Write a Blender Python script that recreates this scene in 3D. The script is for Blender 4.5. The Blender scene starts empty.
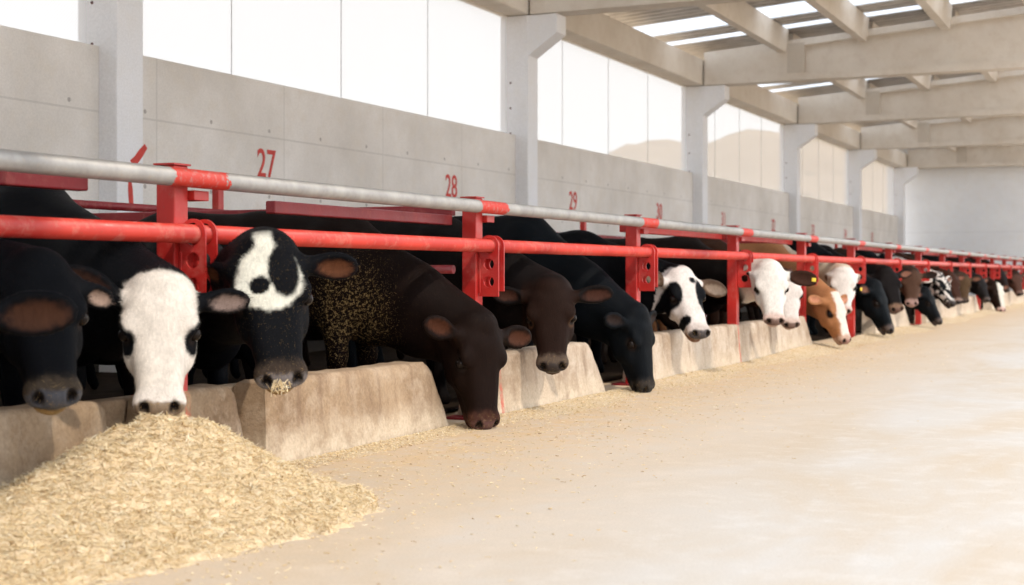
import bpy, math, random
import numpy as np
from mathutils import Vector, Matrix
random.seed(7); RNG = np.random.default_rng(7)
C = bpy.context.scene.collection
PI = math.pi
# ------------------------------------------------------------------ camera numbers
TH = math.radians(24.63); F = 1422.0; HC = 0.8          # yaw, focal length in px, camera height
VPX, HY = 1164.0, 273.0
ct, st = math.cos(TH), math.sin(TH)
def row_s(px, d):                                        # distance along the row of a point d metres left of the camera
    return (F*d/(ct*(VPX-px)) - d*st)/ct
def zc(px, d): return F*d/(ct*(VPX-px))
def at(px, py, d):
    return Vector((-d, row_s(px, d), HC+(HY-py)*zc(px, d)/F))

# ------------------------------------------------------------------ object helpers
def link(name, me, mat=None, parent=None, loc=None):
    o = bpy.data.objects.new(name, me); C.objects.link(o)
    if mat is not None and me is not None:
        for m in (mat if isinstance(mat, (list, tuple)) else [mat]): me.materials.append(m)
    if parent is not None: o.parent = parent
    if loc is not None: o.location = loc
    return o
def tag(o, label, cat, group=None, kind=None):
    if label: o['label'] = label
    if cat: o['category'] = cat
    if group: o['group'] = group
    if kind: o['kind'] = kind
    return o
def thing(name, label, cat, loc=(0,0,0), group=None):
    o = bpy.data.objects.new(name, None); C.objects.link(o); o.location = loc; o.empty_display_size = .1
    return tag(o, label, cat, group)
def struct(o): o['kind'] = 'structure'; return o
def copy_tree(o):
    c = o.copy(); C.objects.link(c)
    for ch in list(o.children):
        d = ch.copy(); C.objects.link(d); d.parent = c
        for g in list(ch.children):
            e = g.copy(); C.objects.link(e); e.parent = d
    return c
class MB:
    def __init__(s): s.v = []; s.f = []; s.sm = []
    def add(s, vs, fs, smooth=False):
        b = len(s.v); s.v += [tuple(v) for v in vs]; s.f += [tuple(b+i for i in f) for f in fs]; s.sm += [smooth]*len(fs); return s
    def box(s, x0, x1, y0, y1, z0, z1):
        return s.add([(x0,y0,z0),(x1,y0,z0),(x1,y1,z0),(x0,y1,z0),(x0,y0,z1),(x1,y0,z1),(x1,y1,z1),(x0,y1,z1)],
                     [(0,3,2,1),(4,5,6,7),(0,1,5,4),(1,2,6,5),(2,3,7,6),(3,0,4,7)])
    def bevbox(s, x0, x1, y0, y1, z0, z1, b):            # box with chamfered long and short edges
        import bmesh
        bm = bmesh.new(); bmesh.ops.create_cube(bm, size=1)
        for v in bm.verts: v.co = ((x0+x1)/2+v.co.x*(x1-x0), (y0+y1)/2+v.co.y*(y1-y0), (z0+z1)/2+v.co.z*(z1-z0))
        bmesh.ops.bevel(bm, geom=list(bm.edges), offset=b, segments=2, profile=.5, affect='EDGES')
        bm.verts.ensure_lookup_table(); bm.verts.index_update()
        s.add([v.co[:] for v in bm.verts], [[v.index for v in f.verts] for f in bm.faces]); bm.free(); return s
    def prism(s, pts, axis, a, b, smooth=False):         # closed 2D outline extruded along an axis
        n = len(pts)
        def P(p, t):
            return {'x': (t, p[0], p[1]), 'y': (p[0], t, p[1]), 'z': (p[0], p[1], t)}[axis]
        vs = [P(p, a) for p in pts] + [P(p, b) for p in pts]
        s.add(vs, [tuple(range(n))[::-1], tuple(range(n, 2*n))])
        bb = len(s.v)-2*n
        for i in range(n):
            j = (i+1) % n; s.f.append((bb+i, bb+j, bb+n+j, bb+n+i)); s.sm.append(smooth)
        return s
    def tube(s, a, b, r, n=20, r2=None, caps=True):
        a = Vector(a); b = Vector(b); d = (b-a).normalized()
        u = d.orthogonal().normalized(); w = d.cross(u); r2 = r if r2 is None else r2
        vs = []
        for p, rr in ((a, r), (b, r2)):
            for i in range(n):
                t = 2*PI*i/n; vs.append(p+u*math.cos(t)*rr+w*math.sin(t)*rr)
        bb = len(s.v); s.add(vs, [(i, (i+1) % n, n+(i+1) % n, n+i) for i in range(n)], True)
        if caps: s.add([], []); s.f += [tuple(bb+i for i in range(n))[::-1], tuple(bb+n+i for i in range(n))]; s.sm += [False, False]
        return s
    def build(s, name, mat, parent=None, loc=None):
        me = bpy.data.meshes.new(name); me.from_pydata(s.v, [], s.f)
        me.polygons.foreach_set('use_smooth', s.sm); me.update()
        return link(name, me, mat, parent, loc)

# ------------------------------------------------------------------ material helpers
class NT:
    def __init__(s, name):
        s.m = bpy.data.materials.new(name); s.m.use_nodes = True; s.t = s.m.node_tree; s.t.nodes.clear()
        s.out = s.t.nodes.new('ShaderNodeOutputMaterial')
    def n(s, typ, **kw):
        nd = s.t.nodes.new('ShaderNode'+typ)
        for k, v in kw.items():
            if k.startswith('i_'):
                key = k[2:]; key = int(key) if key.isdigit() else key.replace('_', ' ')
                if isinstance(v, bpy.types.NodeSocket): s.t.links.new(v, nd.inputs[key])
                else: nd.inputs[key].default_value = v
            else: setattr(nd, k, v)
        return nd
    def l(s, a, b): s.t.links.new(a, b)
    def pos(s, sc=(1,1,1), geo=False):
        co = s.n('NewGeometry').outputs['Position'] if geo else s.n('TexCoord').outputs['Object']
        mp = s.n('Mapping', i_Vector=co); mp.inputs['Scale'].default_value = sc; return mp.outputs[0]
    def noise(s, vec, scale, detail=4, rough=.55, dist=0):
        return s.n('TexNoise', i_Vector=vec, i_Scale=scale, i_Detail=detail, i_Roughness=rough, i_Distortion=dist).outputs['Fac']
    def ramp(s, fac, stops, interp='LINEAR'):
        r = s.n('ValToRGB', i_Fac=fac); cr = r.color_ramp; cr.interpolation = interp
        while len(cr.elements) < len(stops): cr.elements.new(.5)
        for e, (p, c) in zip(cr.elements, stops):
            e.position = p; e.color = (c, c, c, 1) if isinstance(c, (int, float)) else (*c, 1)
        return r.outputs['Color']
    def mix(s, fac, a, b, typ='MIX'):
        m = s.n('MixRGB', blend_type=typ)
        for k, v in ((0, fac), (1, a), (2, b)):
            if isinstance(v, bpy.types.NodeSocket): s.l(v, m.inputs[k])
            else: m.inputs[k].default_value = v if k == 0 else (*v, 1)
        return m.outputs[0]
    def math(s, op, a, b=0.0, c=None, clamp=False):
        m = s.n('Math', operation=op, use_clamp=clamp)
        for k, v in enumerate((a, b) if c is None else (a, b, c)):
            if isinstance(v, bpy.types.NodeSocket): s.l(v, m.inputs[k])
            else: m.inputs[k].default_value = v
        return m.outputs[0]
    def bsdf(s, col, rough=.6, metal=0, bump=None, bstr=.3, bdist=.01, spec=.5, **kw):
        b = s.n('BsdfPrincipled')
        for k, v in (('Base Color', col), ('Roughness', rough), ('Metallic', metal), ('Specular IOR Level', spec), *[(k.replace('_', ' '), v) for k, v in kw.items()]):
            if isinstance(v, bpy.types.NodeSocket): s.l(v, b.inputs[k])
            elif isinstance(v, tuple) and len(v) == 3: b.inputs[k].default_value = (*v, 1)
            else: b.inputs[k].default_value = v
        if bump is not None:
            bp = s.n('Bump', i_Height=bump, i_Strength=bstr, i_Distance=bdist); s.l(bp.outputs[0], b.inputs['Normal'])
        s.l(b.outputs[0], s.out.inputs[0]); return b
def sep(t, vec):
    x = t.n('SeparateXYZ', i_0=vec); return x.outputs

def m_concrete(name, base, dark, warm, joint=None, stain=.5, scale=1.0, low=False):
    t = NT(name); p = t.pos(geo=True)
    big = t.noise(p, .9*scale, 6, .6); mid = t.noise(p, 5*scale, 6, .65); fine = t.noise(p, 60, 3, .6)
    c = t.mix(t.ramp(big, [(.35, 0), (.68, 1)]), base, dark)
    c = t.mix(t.math('MULTIPLY', t.ramp(mid, [(.48, 0), (.72, 1)]), stain), c, warm)
    c = t.mix(.25, c, t.ramp(fine, [(.3, .55), (.7, 1)]), 'MULTIPLY')
    h = t.math('ADD', mid, t.math('MULTIPLY', fine, .4))
    if joint:
        o = sep(t, p)
        # formwork joints: one level line and an upright every bay quarter, with tie holes
        jy = t.math('ABSOLUTE', t.math('SUBTRACT', t.math('FRACT', t.math('DIVIDE', t.math('SUBTRACT', o[1], joint[0]), joint[1])), .5))
        ly = t.math('GREATER_THAN', jy, .5-.004)
        lz = t.math('LESS_THAN', t.math('ABSOLUTE', t.math('SUBTRACT', o[2], joint[2])), .008)
        ln = t.math('MAXIMUM', ly, lz)
        c = t.mix(t.math('MULTIPLY', ln, .33), c, (dark[0]*.55, dark[1]*.55, dark[2]*.55))
        hy = t.math('SUBTRACT', t.math('FRACT', t.math('DIVIDE', o[1], .9)), .5); hz = t.math('SUBTRACT', t.math('FRACT', t.math('DIVIDE', o[2], .62)), .45)
        rr = t.math('ADD', t.math('POWER', t.math('MULTIPLY', hy, .9), 2), t.math('POWER', t.math('MULTIPLY', hz, .62), 2))
        dot = t.math('LESS_THAN', rr, .00035)
        c = t.mix(t.math('MULTIPLY', dot, .55), c, (.16, .14, .12))
        # upright rain streaks
        sk = t.noise(t.pos((1, 3, .22), geo=True), 2.2, 5, .6)
        c = t.mix(t.math('MULTIPLY', t.ramp(sk, [(.55, 0), (.8, 1)]), .35), c, dark)
        h = t.math('SUBTRACT', h, ln)
        if low:                                          # shade behind the cattle painted into the foot of the wall
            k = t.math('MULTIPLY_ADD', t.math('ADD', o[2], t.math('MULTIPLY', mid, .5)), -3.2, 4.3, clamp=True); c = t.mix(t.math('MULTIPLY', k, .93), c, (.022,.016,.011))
    t.bsdf(c, .85, bump=h, bstr=.25, bdist=.006, spec=.3); return t.m

M = {}
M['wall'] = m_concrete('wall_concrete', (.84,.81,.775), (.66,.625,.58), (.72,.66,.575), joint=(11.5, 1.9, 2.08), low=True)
M['column'] = m_concrete('column_concrete', (.86,.87,.90), (.80,.81,.83), (.80,.78,.74), stain=.3)
M['beam'] = m_concrete('beam_concrete', (.77,.71,.63), (.67,.60,.51), (.60,.51,.42), stain=.5)
M['patch'] = m_concrete('beam_patch_concrete', (.62,.56,.48), (.56,.50,.42), (.52,.45,.37), stain=.4)
M['endwall'] = m_concrete('end_wall_concrete', (.86,.88,.90), (.78,.80,.83), (.78,.75,.70), joint=(.4, 2.5, 2.1), stain=.35)

def m_curb():
    t = NT('curb_concrete'); p = t.pos(geo=True)
    big = t.noise(p, 2.3, 7, .65, .4); mid = t.noise(p, 9, 6, .7); fine = t.noise(p, 70, 4, .65)
    yy_ = sep(t, p)[1]; old = t.math('MULTIPLY_ADD', yy_, -.35, 3.1, clamp=True)
    c = t.mix(old, (.56,.46,.36), (.40,.285,.18)); c = t.mix(t.ramp(big, [(.38, 0), (.62, 1)]), c, t.mix(old, (.42,.32,.23), (.24,.155,.09)))
    c = t.mix(t.math('MULTIPLY', t.ramp(mid, [(.46, 0), (.66, 1)]), .6), c, t.mix(old, (.66,.58,.48), (.50,.39,.28)))
    drip = t.noise(t.pos((1, 4.5, .7), geo=True), 2.6, 5, .6)
    c = t.mix(t.math('MULTIPLY', t.ramp(drip, [(.54, 0), (.70, 1)]), .6), c, (.20,.125,.08))
    o = sep(t, p); low = t.math('MULTIPLY_ADD', o[2], -7.0, 1.25, clamp=True)      # feed dust caked along the foot
    c = t.mix(t.math('MULTIPLY', low, t.ramp(mid, [(.3, .25), (.6, .9)])), c, (.66,.55,.41))
    # red marker paint at the joints by the posts
    rd = None
    for y in (4.42, 7.22, 12.15):
        k = t.math('LESS_THAN', t.math('ABSOLUTE', t.math('SUBTRACT', t.math('ADD', o[1], t.math('MULTIPLY', mid, .05)), y+.025)), .016)
        rd = k if rd is None else t.math('MAXIMUM', rd, k)
    c = t.mix(t.math('MULTIPLY', rd, t.ramp(mid, [(.38, 0), (.55, .7)])), c, (.55,.06,.04))
    c = t.mix(.45, c, t.ramp(fine, [(.3, .5), (.65, 1)]), 'MULTIPLY')
    t.bsdf(c, .9, bump=t.math('ADD', mid, t.math('MULTIPLY', fine, .5)), bstr=.5, bdist=.01, spec=.25); return t.m
M['curb'] = m_curb()

def m_floor():
    t = NT('alley_floor_concrete'); p = t.pos(geo=True)
    big = t.noise(t.pos((1, .45, 1), geo=True), 1.1, 7, .62, .6); mid = t.noise(p, 6, 6, .7); fine = t.noise(p, 120, 3, .7)
    c = t.mix(t.ramp(big, [(.36, 0), (.64, 1)]), (.55,.53,.50), (.52,.44,.345))
    c = t.mix(t.math('MULTIPLY', t.ramp(mid, [(.5, 0), (.7, 1)]), .35), c, (.67,.66,.64))
    o = sep(t, p)                                        # feed dust swept up towards the curb
    near = t.math('MULTIPLY_ADD', t.math('ADD', o[0], t.math('MULTIPLY', big, .9)), -.62, -.55, clamp=True)
    c = t.mix(t.math('MULTIPLY', near, t.ramp(mid, [(.3, .4), (.6, 1)])), c, (.60,.44,.27))
    specks = t.n('TexVoronoi', i_Vector=p, i_Scale=26); sp = t.math('LESS_THAN', specks.outputs['Distance'], .075)
    c = t.mix(t.math('MULTIPLY', sp, t.ramp(t.noise(p, 2.2, 3), [(.45, 0), (.6, .75)])), c, (.34,.22,.12))
    c = t.mix(.35, c, t.ramp(fine, [(.3, .6), (.65, 1)]), 'MULTIPLY')
    t.bsdf(c, .8, bump=t.math('ADD', mid, fine), bstr=.25, bdist=.004, spec=.3); return t.m
M['floor'] = m_floor()

def m_red(name, col, worn):
    t = NT(name); p = t.pos(geo=True)
    a = t.noise(p, 14, 6, .7); b = t.noise(p, 55, 4, .6); big = t.noise(p, 3, 4)
    c = t.mix(t.ramp(big, [(.4, 0), (.65, 1)]), col, (col[0]*.72, col[1]*.6, col[2]*.7))
    c = t.mix(t.math('MULTIPLY', t.ramp(a, [(.52, 0), (.66, 1)]), worn), c, (.52,.20,.15))
    c = t.mix(t.math('MULTIPLY', t.ramp(b, [(.62, 0), (.7, 1)]), .45), c, (.30,.07,.04))
    t.bsdf(c, t.ramp(a, [(.3, .33), (.7, .6)]), bump=b, bstr=.12, bdist=.003, spec=.5); return t.m
M['red'] = m_red('red_painted_steel', (.50,.022,.016), .22)
M['red_rail'] = m_red('red_painted_rail', (.60,.045,.028), .45)
M['maroon'] = m_red('dark_red_painted_steel', (.26,.016,.022), .2)

POST0, POSTD = 1.774, 2.60
def m_pipe():
    t = NT('galvanised_pipe'); p = t.pos(geo=True); o = sep(t, p)
    a = t.noise(p, 9, 5, .65); b = t.noise(p, 45, 4, .6)
    c = t.mix(t.ramp(a, [(.35, 0), (.65, 1)]), (.30,.29,.275), (.40,.385,.365))
    c = t.mix(t.math('MULTIPLY', t.ramp(b, [(.55, 0), (.7, 1)]), .35), c, (.40,.34,.27))
    # red overspray where the posts were painted
    fr = t.math('MULTIPLY', t.math('FRACT', t.math('DIVIDE', t.math('SUBTRACT', o[1], POST0-.15), POSTD)), POSTD)
    w = t.math('MULTIPLY_ADD', a, .25, .14)
    k = t.math('MULTIPLY', t.math('LESS_THAN', fr, t.math('ADD', w, .10)), t.math('GREATER_THAN', fr, t.math('MULTIPLY', b, .05)))
    k = t.math('MULTIPLY', k, t.ramp(b, [(.30, .55), (.5, 1)]))
    c = t.mix(k, c, (.55,.04,.025))
    t.bsdf(c, .5, t.math('MULTIPLY', t.math('SUBTRACT', 1.0, k), .35), bump=b, bstr=.1, bdist=.002); return t.m
M['pipe'] = m_pipe()
def m_plain(name, col, rough=.6, metal=0, var=.25, sc=20):
    t = NT(name); p = t.pos(geo=True); n = t.noise(p, sc, 4, .6)
    c = t.mix(t.ramp(n, [(.35, 0), (.7, 1)]), col, tuple(v*(1-var) for v in col))
    t.bsdf(c, rough, metal, bump=n, bstr=.15, bdist=.003); return t.m
M['paint'] = m_plain('red_wall_paint', (.60,.05,.035), .7)
M['dark_iron'] = m_plain('dark_iron', (.10,.03,.03), .5)
M['sheet'] = m_plain('roof_sheet_steel', (.62,.59,.56), .45, .2, .3, 3)
M['roof_edge'] = m_plain('ridge_flashing', (.5,.48,.46), .5, .3)
M['house'] = m_plain('far_shed_paint', (.55,.62,.68), .7)
M['cord'] = m_plain('net_seam_cord', (.58,.59,.60), .8)
def m_skylight():
    t = NT('translucent_roof_sheet'); p = t.pos(geo=True); n = t.noise(p, 3, 4)
    d = t.n('BsdfDiffuse'); d.inputs[0].default_value = (.7,.72,.74,1)
    tr = t.n('BsdfTranslucent'); t.l(t.ramp(n, [(.3, (.8,.84,.88)), (.7, (.92,.94,.96))]), tr.inputs[0])
    m = t.n('MixShader', i_0=.85); t.l(d.outputs[0], m.inputs[1]); t.l(tr.outputs[0], m.inputs[2]); t.l(m.outputs[0], t.out.inputs[0]); return t.m
M['skylight'] = m_skylight()
def m_net():
    t = NT('white_wind_netting'); p = t.pos(geo=True); o = sep(t, p)
    # fine woven mesh: threads every 2 cm both ways, thin enough to see the hills through
    def thread(v): return t.math('GREATER_THAN', t.math('ABSOLUTE', t.math('SUBTRACT', t.math('FRACT', t.math('DIVIDE', v, .03)), .5)), .40)
    th = t.math('MAXIMUM', thread(t.math('ADD', o[1], o[2])), thread(t.math('SUBTRACT', o[1], o[2])))
    fac = t.math('MULTIPLY_ADD', th, .08, .72)
    tr = t.n('BsdfTransparent'); tl = t.n('BsdfTranslucent'); tl.inputs[0].default_value = (.43,.43,.43,1)
    df = t.n('BsdfDiffuse'); df.inputs[0].default_value = (.45,.45,.45,1)
    m1 = t.n('MixShader', i_0=.3); t.l(tl.outputs[0], m1.inputs[1]); t.l(df.outputs[0], m1.inputs[2])
    m = t.n('MixShader', i_0=fac); t.l(tr.outputs[0], m.inputs[1]); t.l(m1.outputs[0], m.inputs[2]); t.l(m.outputs[0], t.out.inputs[0]); return t.m
M['net'] = m_net()
def m_hill():
    t = NT('dry_hillside'); p = t.pos(geo=True)
    a = t.noise(p, .05, 8, .7); b = t.noise(p, .4, 6, .75)
    c = t.mix(t.ramp(a, [(.35, 0), (.65, 1)]), (.60,.46,.31), (.44,.32,.20))
    c = t.mix(t.ramp(b, [(.58, 0), (.66, .7)]), c, (.20,.17,.11))
    t.bsdf(c, .95, spec=.1); return t.m
M['hill'] = m_hill()
def m_straw():
    t = NT('chopped_straw'); p = t.pos(geo=True)
    w = t.noise(p, 45, 5, .75, .6); f = t.noise(p, 9, 4)
    c = t.ramp(w, [(.28, (.42,.28,.14)), (.42, (.64,.49,.30)), (.6, (.74,.61,.42)), (.8, (.80,.70,.52))])
    c = t.mix(t.math('MULTIPLY', t.ramp(f, [(.45, 0), (.7, 1)]), .35), c, (.70,.52,.28))
    t.bsdf(c, .75, bump=w, bstr=.7, bdist=.015, spec=.3); return t.m
M['straw'] = m_straw()
def m_feed():
    t = NT('scattered_feed'); p = t.pos(geo=True); w = t.noise(p, 60, 5, .75, .6); f = t.noise(p, 5, 4)
    c = t.ramp(w, [(.28, (.36,.24,.12)), (.45, (.54,.41,.25)), (.65, (.64,.53,.37))])
    c = t.mix(t.math('MULTIPLY', t.ramp(f, [(.4, 0), (.65, 1)]), .6), c, (.60,.50,.37))
    t.bsdf(c, .85, bump=w, bstr=.6, bdist=.012, spec=.2); return t.m
M['feed'] = m_feed()
def m_stem():
    t = NT('straw_stem'); a = t.n('Attribute', attribute_name='Col').outputs['Color']
    t.bsdf(a, .55, spec=.4); return t.m
M['stem'] = m_stem()
def m_cow():
    t = NT('cattle_coat'); a = t.n('Attribute', attribute_name='Col').outputs['Color']
    p = t.pos((1,1,1)); st_ = t.pos((1, 1, .3)); n = t.noise(st_, 90, 5, .7, .3); n2 = t.noise(p, 14, 4, .6)
    c = t.mix(.55, a, t.ramp(n, [(.3, .45), (.7, 1.0)]), 'MULTIPLY')
    c = t.mix(.4, c, t.ramp(n2, [(.3, .6), (.7, 1.0)]), 'MULTIPLY')
    # flecks of dry feed and dust caught in the coat, thickest where 'Dust' says
    du = t.n('Attribute', attribute_name='Dust').outputs['Fac']
    v = t.n('TexVoronoi', i_Vector=p, i_Scale=230); vn = t.noise(p, 70, 4, .75)
    k = t.math('MULTIPLY', t.math('LESS_THAN', v.outputs['Distance'], t.math('MULTIPLY', t.math('MULTIPLY', du, .62), t.ramp(vn, [(.42, 0), (.62, 1)]))), .85)
    c = t.mix(k, c, (.30,.20,.085))
    gl = t.n('Attribute', attribute_name='Wet').outputs['Fac']
    rg = t.math('MULTIPLY_ADD', gl, -.3, .62)
    t.bsdf(c, rg, bump=n, bstr=.35, bdist=.006, spec=.05); return t.m
M['cow'] = m_cow()
def m_eye():
    t = NT('cattle_eye'); t.bsdf((.010,.007,.006), .22, spec=.12); return t.m
M['eye'] = m_eye()
M['tag'] = m_plain('yellow_ear_tag', (.85,.62,.05), .4, 0, .05)
M['lid'] = m_plain('eyelid_skin', (.05,.035,.03), .5)

# ------------------------------------------------------------------ the building
LEN0, LEN1 = -7.5, 46.4
COLS = [1.4, 9.05, 17.02, 24.7, 31.9, 39.15, 46.3]
me = MB().add([(-9.5,-9,0),(6,-9,0),(6,60,0),(-9.5,60,0)], [(0,1,2,3)]); struct(me.build('floor', M['floor']))
o = MB().add([(-900,-500,-.06),(500,-500,-.06),(500,900,-.06),(-900,900,-.06)], [(0,1,2,3)]).build('dry_ground', M['hill']); o['kind'] = 'structure'

t = NT('manure_bedding'); p = t.pos(geo=True); n = t.noise(p, 5, 7, .7)
t.bsdf(t.ramp(n, [(.3, (.010,.007,.005)), (.7, (.035,.023,.015))]), .8, bump=n, bstr=.8, bdist=.05, spec=.04); M['manure'] = t.m
vs = []; fs = []
for i in range(13):
    for j in range(161): x = -7.66+(3.96)*i/12; y = -6+53*j/160; vs.append((x, y, .014+.010*math.sin(x*5+y*3)*math.sin(y*2.3-x)))
for i in range(12):
    for j in range(160): q = i*161+j; fs.append((q, q+161, q+162, q+1))
struct(MB().add(vs, fs, True).build('floor', M['manure']))
XF = -7.5                                                # inner face of the columns
WZ = 2.60
WX = -7.68                                               # inner face of the wall
ordn = ['nearest', 'second nearest', 'third', 'fourth', 'fifth', 'sixth', 'seventh', 'eighth', 'ninth', 'tenth', 'eleventh', 'twelfth', 'thirteenth', 'fourteenth', 'fifteenth', 'sixteenth', 'seventeenth', 'eighteenth', 'nineteenth', 'twentieth']
collab = ['pale concrete column just outside the left edge of the photo',
 'widest pale concrete column, at far left between net and wall above the first red post',
 'pale concrete column with a haunched head standing right of the painted number 28',
 'pale concrete column with haunched head standing right of the painted number 30',
 'pale concrete column with haunched head, second one right of the number 30',
 'narrow far concrete column with a haunched head, last but one before the end wall',
 'thinnest concrete column with haunched head standing against the end wall']
def column(y, lab):
    t = thing('concrete_column', lab, 'column', (XF-.2, y, 0), 'columns along the left wall')
    X0, X1 = -.2, .2                                     # local, inner face at +.2
    MB().bevbox(X0, X1, -.16, .16, 0, 4.15, .012).build('shaft', M['column'], t)
    pts = [(X1-.004, 3.62), (X1+.40, 3.90), (X1+.40, 4.145), (X1-.004, 4.145)]
    MB().prism(pts, 'y', -.155, .155).build('haunch', M['column'], t)
    h = MB()
    for z in (2.62, 2.95, 3.28): h.tube((-.05, -.164, z), (-.05, -.158, z), .014, 10)
    h.build('socket', M['dark_iron'], t)
    return t
for y, l in zip(COLS, collab): column(y, l)
for i in range(6):
    y0, y1 = COLS[i]+.161, COLS[i+1]-.161
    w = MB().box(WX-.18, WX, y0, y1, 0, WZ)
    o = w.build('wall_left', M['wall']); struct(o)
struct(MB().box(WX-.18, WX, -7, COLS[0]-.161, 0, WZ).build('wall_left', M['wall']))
# end wall
struct(MB().box(-8.2, 1.2, 47.2, 47.45, 0, 6.2).build('wall_end', M['endwall']))
# nets in the openings above the wall
netlab = ['white mesh windbreak net in the top left corner above the wall',
 'largest white windbreak net, above the numbers 27 and 28',
 'white windbreak net between the column after 28 and the column after 30',
 'white windbreak net showing the dry hill crest, right after the column beyond 30',
 'windbreak net in fourth opening, entirely filled by the sandy hillside',
 'smallest windbreak net with the distant pale shed seen through it']
for i in range(6):
    y0, y1 = COLS[i]+.16, COLS[i+1]-.16
    if i == 0: y0 = 4.0
    t = thing('windbreak_net', netlab[i], 'net', (WX-.12, (y0+y1)/2, WZ), 'windbreak nets in the openings')
    hw = (y1-y0)/2; mb = MB(); N = 24
    vs = []; fs = []
    for a in range(N+1):
        for b in range(9):
            yy = -hw+2*hw*a/N; zz = 1.56*b/8
            vs.append((.012*math.sin(a*1.7+b*.3), yy, zz))
    for a in range(N):
        for b in range(8): q = a*9+b; fs.append((q, q+9, q+10, q+1))
    mb.add(vs, fs, True).build('netting', M['net'], t)
    for k in range(1, 4):
        yy = -hw+2*hw*k/4.0-.33
        MB().tube((.02, yy, 0), (.02, yy, 1.56), .0045, 8).build('seam', M['cord'], t)
# eave beam, cross beams, purlins
def roof_z(x):                                           # top of the cross beams
    return 4.72+.075*(x+7.7)
EAVE = MB().bevbox(-7.92, -7.50, -7, 47.15, 4.16, 4.62, .02)
tag(EAVE.build('eave_beam', M['beam']), 'long concrete eave beam lying along the tops of the left columns', 'beam')
bl = ['concrete cross beam out of sight over the camera', 'concrete cross beam out of sight overhead at the nearest column', 'concrete cross beam cut by the top edge of the photo', 'deepest looking concrete roof beam, the nearest one seen whole at top right', 'second concrete roof beam seen below the nearest whole one',
      'third concrete roof beam down, with sandy hill left of its end', 'lowest concrete roof beam, lying on top of the end wall']
def beam(y, lab):
    t = thing('roof_beam', lab, 'beam', (0, y, 4.15), 'concrete cross beams')
    xs0, xs1 = -7.47, -.15; xr = -3.8
    top = lambda x: roof_z(x)-4.15
    out = [(xs0, .005), (xs1, .005), (xs1, top(xs1)), (xr, top(xr)), (xs0, top(xs0))]
    # web: recessed between thicker flanges, solid end block
    MB().prism([(xs0+1.55, .13), (xs1-1.55, .13), (xs1-1.55, top(xs1-1.55)-.12), (xr, top(xr)-.12), (xs0+1.55, top(xs0+1.55)-.12)], 'y', -.10, .10).build('web', M['beam'], t)
    b = MB(); w = .17
    b.prism([(xs0+.02, .005), (xs1-.02, .005), (xs1-1.3, .13), (xs0+1.3, .13)], 'y', -w, w)
    b.build('bottom_flange', M['beam'], t)
    b = MB()
    b.prism([(xs0+1.3, top(xs0+1.3)-.12), (xr, top(xr)-.12), (xr, top(xr)), (xs0+1.3, top(xs0+1.3))], 'y', -w, w)
    b.prism([(xr, top(xr)-.12), (xs1-1.3, top(xs1-1.3)-.12), (xs1-1.3, top(xs1-1.3)), (xr, top(xr))], 'y', -w, w)
    b.build('top_flange', M['beam'], t)
    MB().prism([(xs0, .005), (xs0+1.25, .11), (xs0+1.5, .13), (xs0+1.5, top(xs0+1.5)), (xs0, top(xs0))], 'y', -w+.002, w-.002).build('end_block', M['beam'], t)
    MB().prism([(xs1, .005), (xs1-1.5, .13), (xs1-1.5, top(xs1-1.5)), (xs1, top(xs1))], 'y', -w+.002, w-.002).build('end_block', M['beam'], t)
    MB().box(xs0+1.5, xs0+1.80, -w-.001, w+.001, .1301, top(xs0+1.5)-.05).build('stiffener', M['patch'], t)
BY = [-6.3]+COLS
for y, l in zip(BY, bl+['concrete cross beam at the far end']):
    beam(y if y < 45 else 46.95, l)
px_ = [-6.05, -4.67, -3.3, -1.9, -.5]
names_p = ['lowest concrete purlin nearest the windbreak nets', 'second concrete purlin up from the nets', 'third concrete purlin up, at the top right of the photo', 'fourth concrete purlin up, cut by the right edge of the photo', 'highest concrete purlin at the open edge of the roof']
for x, l in zip(px_, names_p):
    z = roof_z(x)
    pts = [(x-.07, z-.20), (x+.07, z-.20), (x+.11, z+.19), (x-.11, z+.19)]
    # notched over the beams: one length per bay
    b = MB()
    for i in range(len(BY)-1):
        ya, yb = BY[i]+.175, (BY[i+1] if BY[i+1] < 45 else 46.95)-.175
        b.prism(pts, 'y', ya, yb)
    tag(b.build('purlin', M['beam']), l, 'purlin', 'concrete purlins under the roof sheets')
# roof sheets: ribbed steel with translucent strips
def ribs(y0, y1):
    ys = []; y = y0
    while y < y1-.01:
        for dy, dz in ((0, 0), (.15, 0), (.17, .035), (.21, .035), (.23, 0)):
            if y+dy <= y1: ys.append((y+dy, dz))
        y += .25
    ys.append((y1, 0)); return ys
strips = []
for i in range(len(BY)-1):
    a, b = BY[i], BY[i+1]; L = b-a
    strips += [(a+L*.70, a+L*.70+1.0), (a+L*.925, a+L*.925+.35)]
edges = [-7.2]+[v for s_ in strips for v in s_]+[47.6]
def sheet(y0, y1, x0, x1):
    vs = []; fs = []; r = ribs(y0, y1)
    for (y, dz) in r:
        for th_ in (0, .012):
            vs.append((x0, y, roof_z(x0)+.20+dz+th_)); vs.append((x1, y, roof_z(x1)+.20+dz+th_))
    for k in range(len(r)-1):
        q = 4*k; fs += [(q, q+1, q+5, q+4), (q+2, q+6, q+7, q+3)]
    n = 4*(len(r)-1); fs += [(0, 2, 3, 1), (n, n+1, n+3, n+2)]
    return vs, fs
mc = MB(); ml = []
for k in range(len(edges)-1):
    for (x0, x1) in ((-8.3, -.1),):
        vs, fs = sheet(edges[k], edges[k+1], x0, x1)
        if k % 2 == 0: mc.add(vs, fs)
        else: struct(MB().add(vs, fs).build('window_%d' % (k//2+1), M['skylight']))
struct(mc.build('ceiling', M['sheet']))

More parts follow.
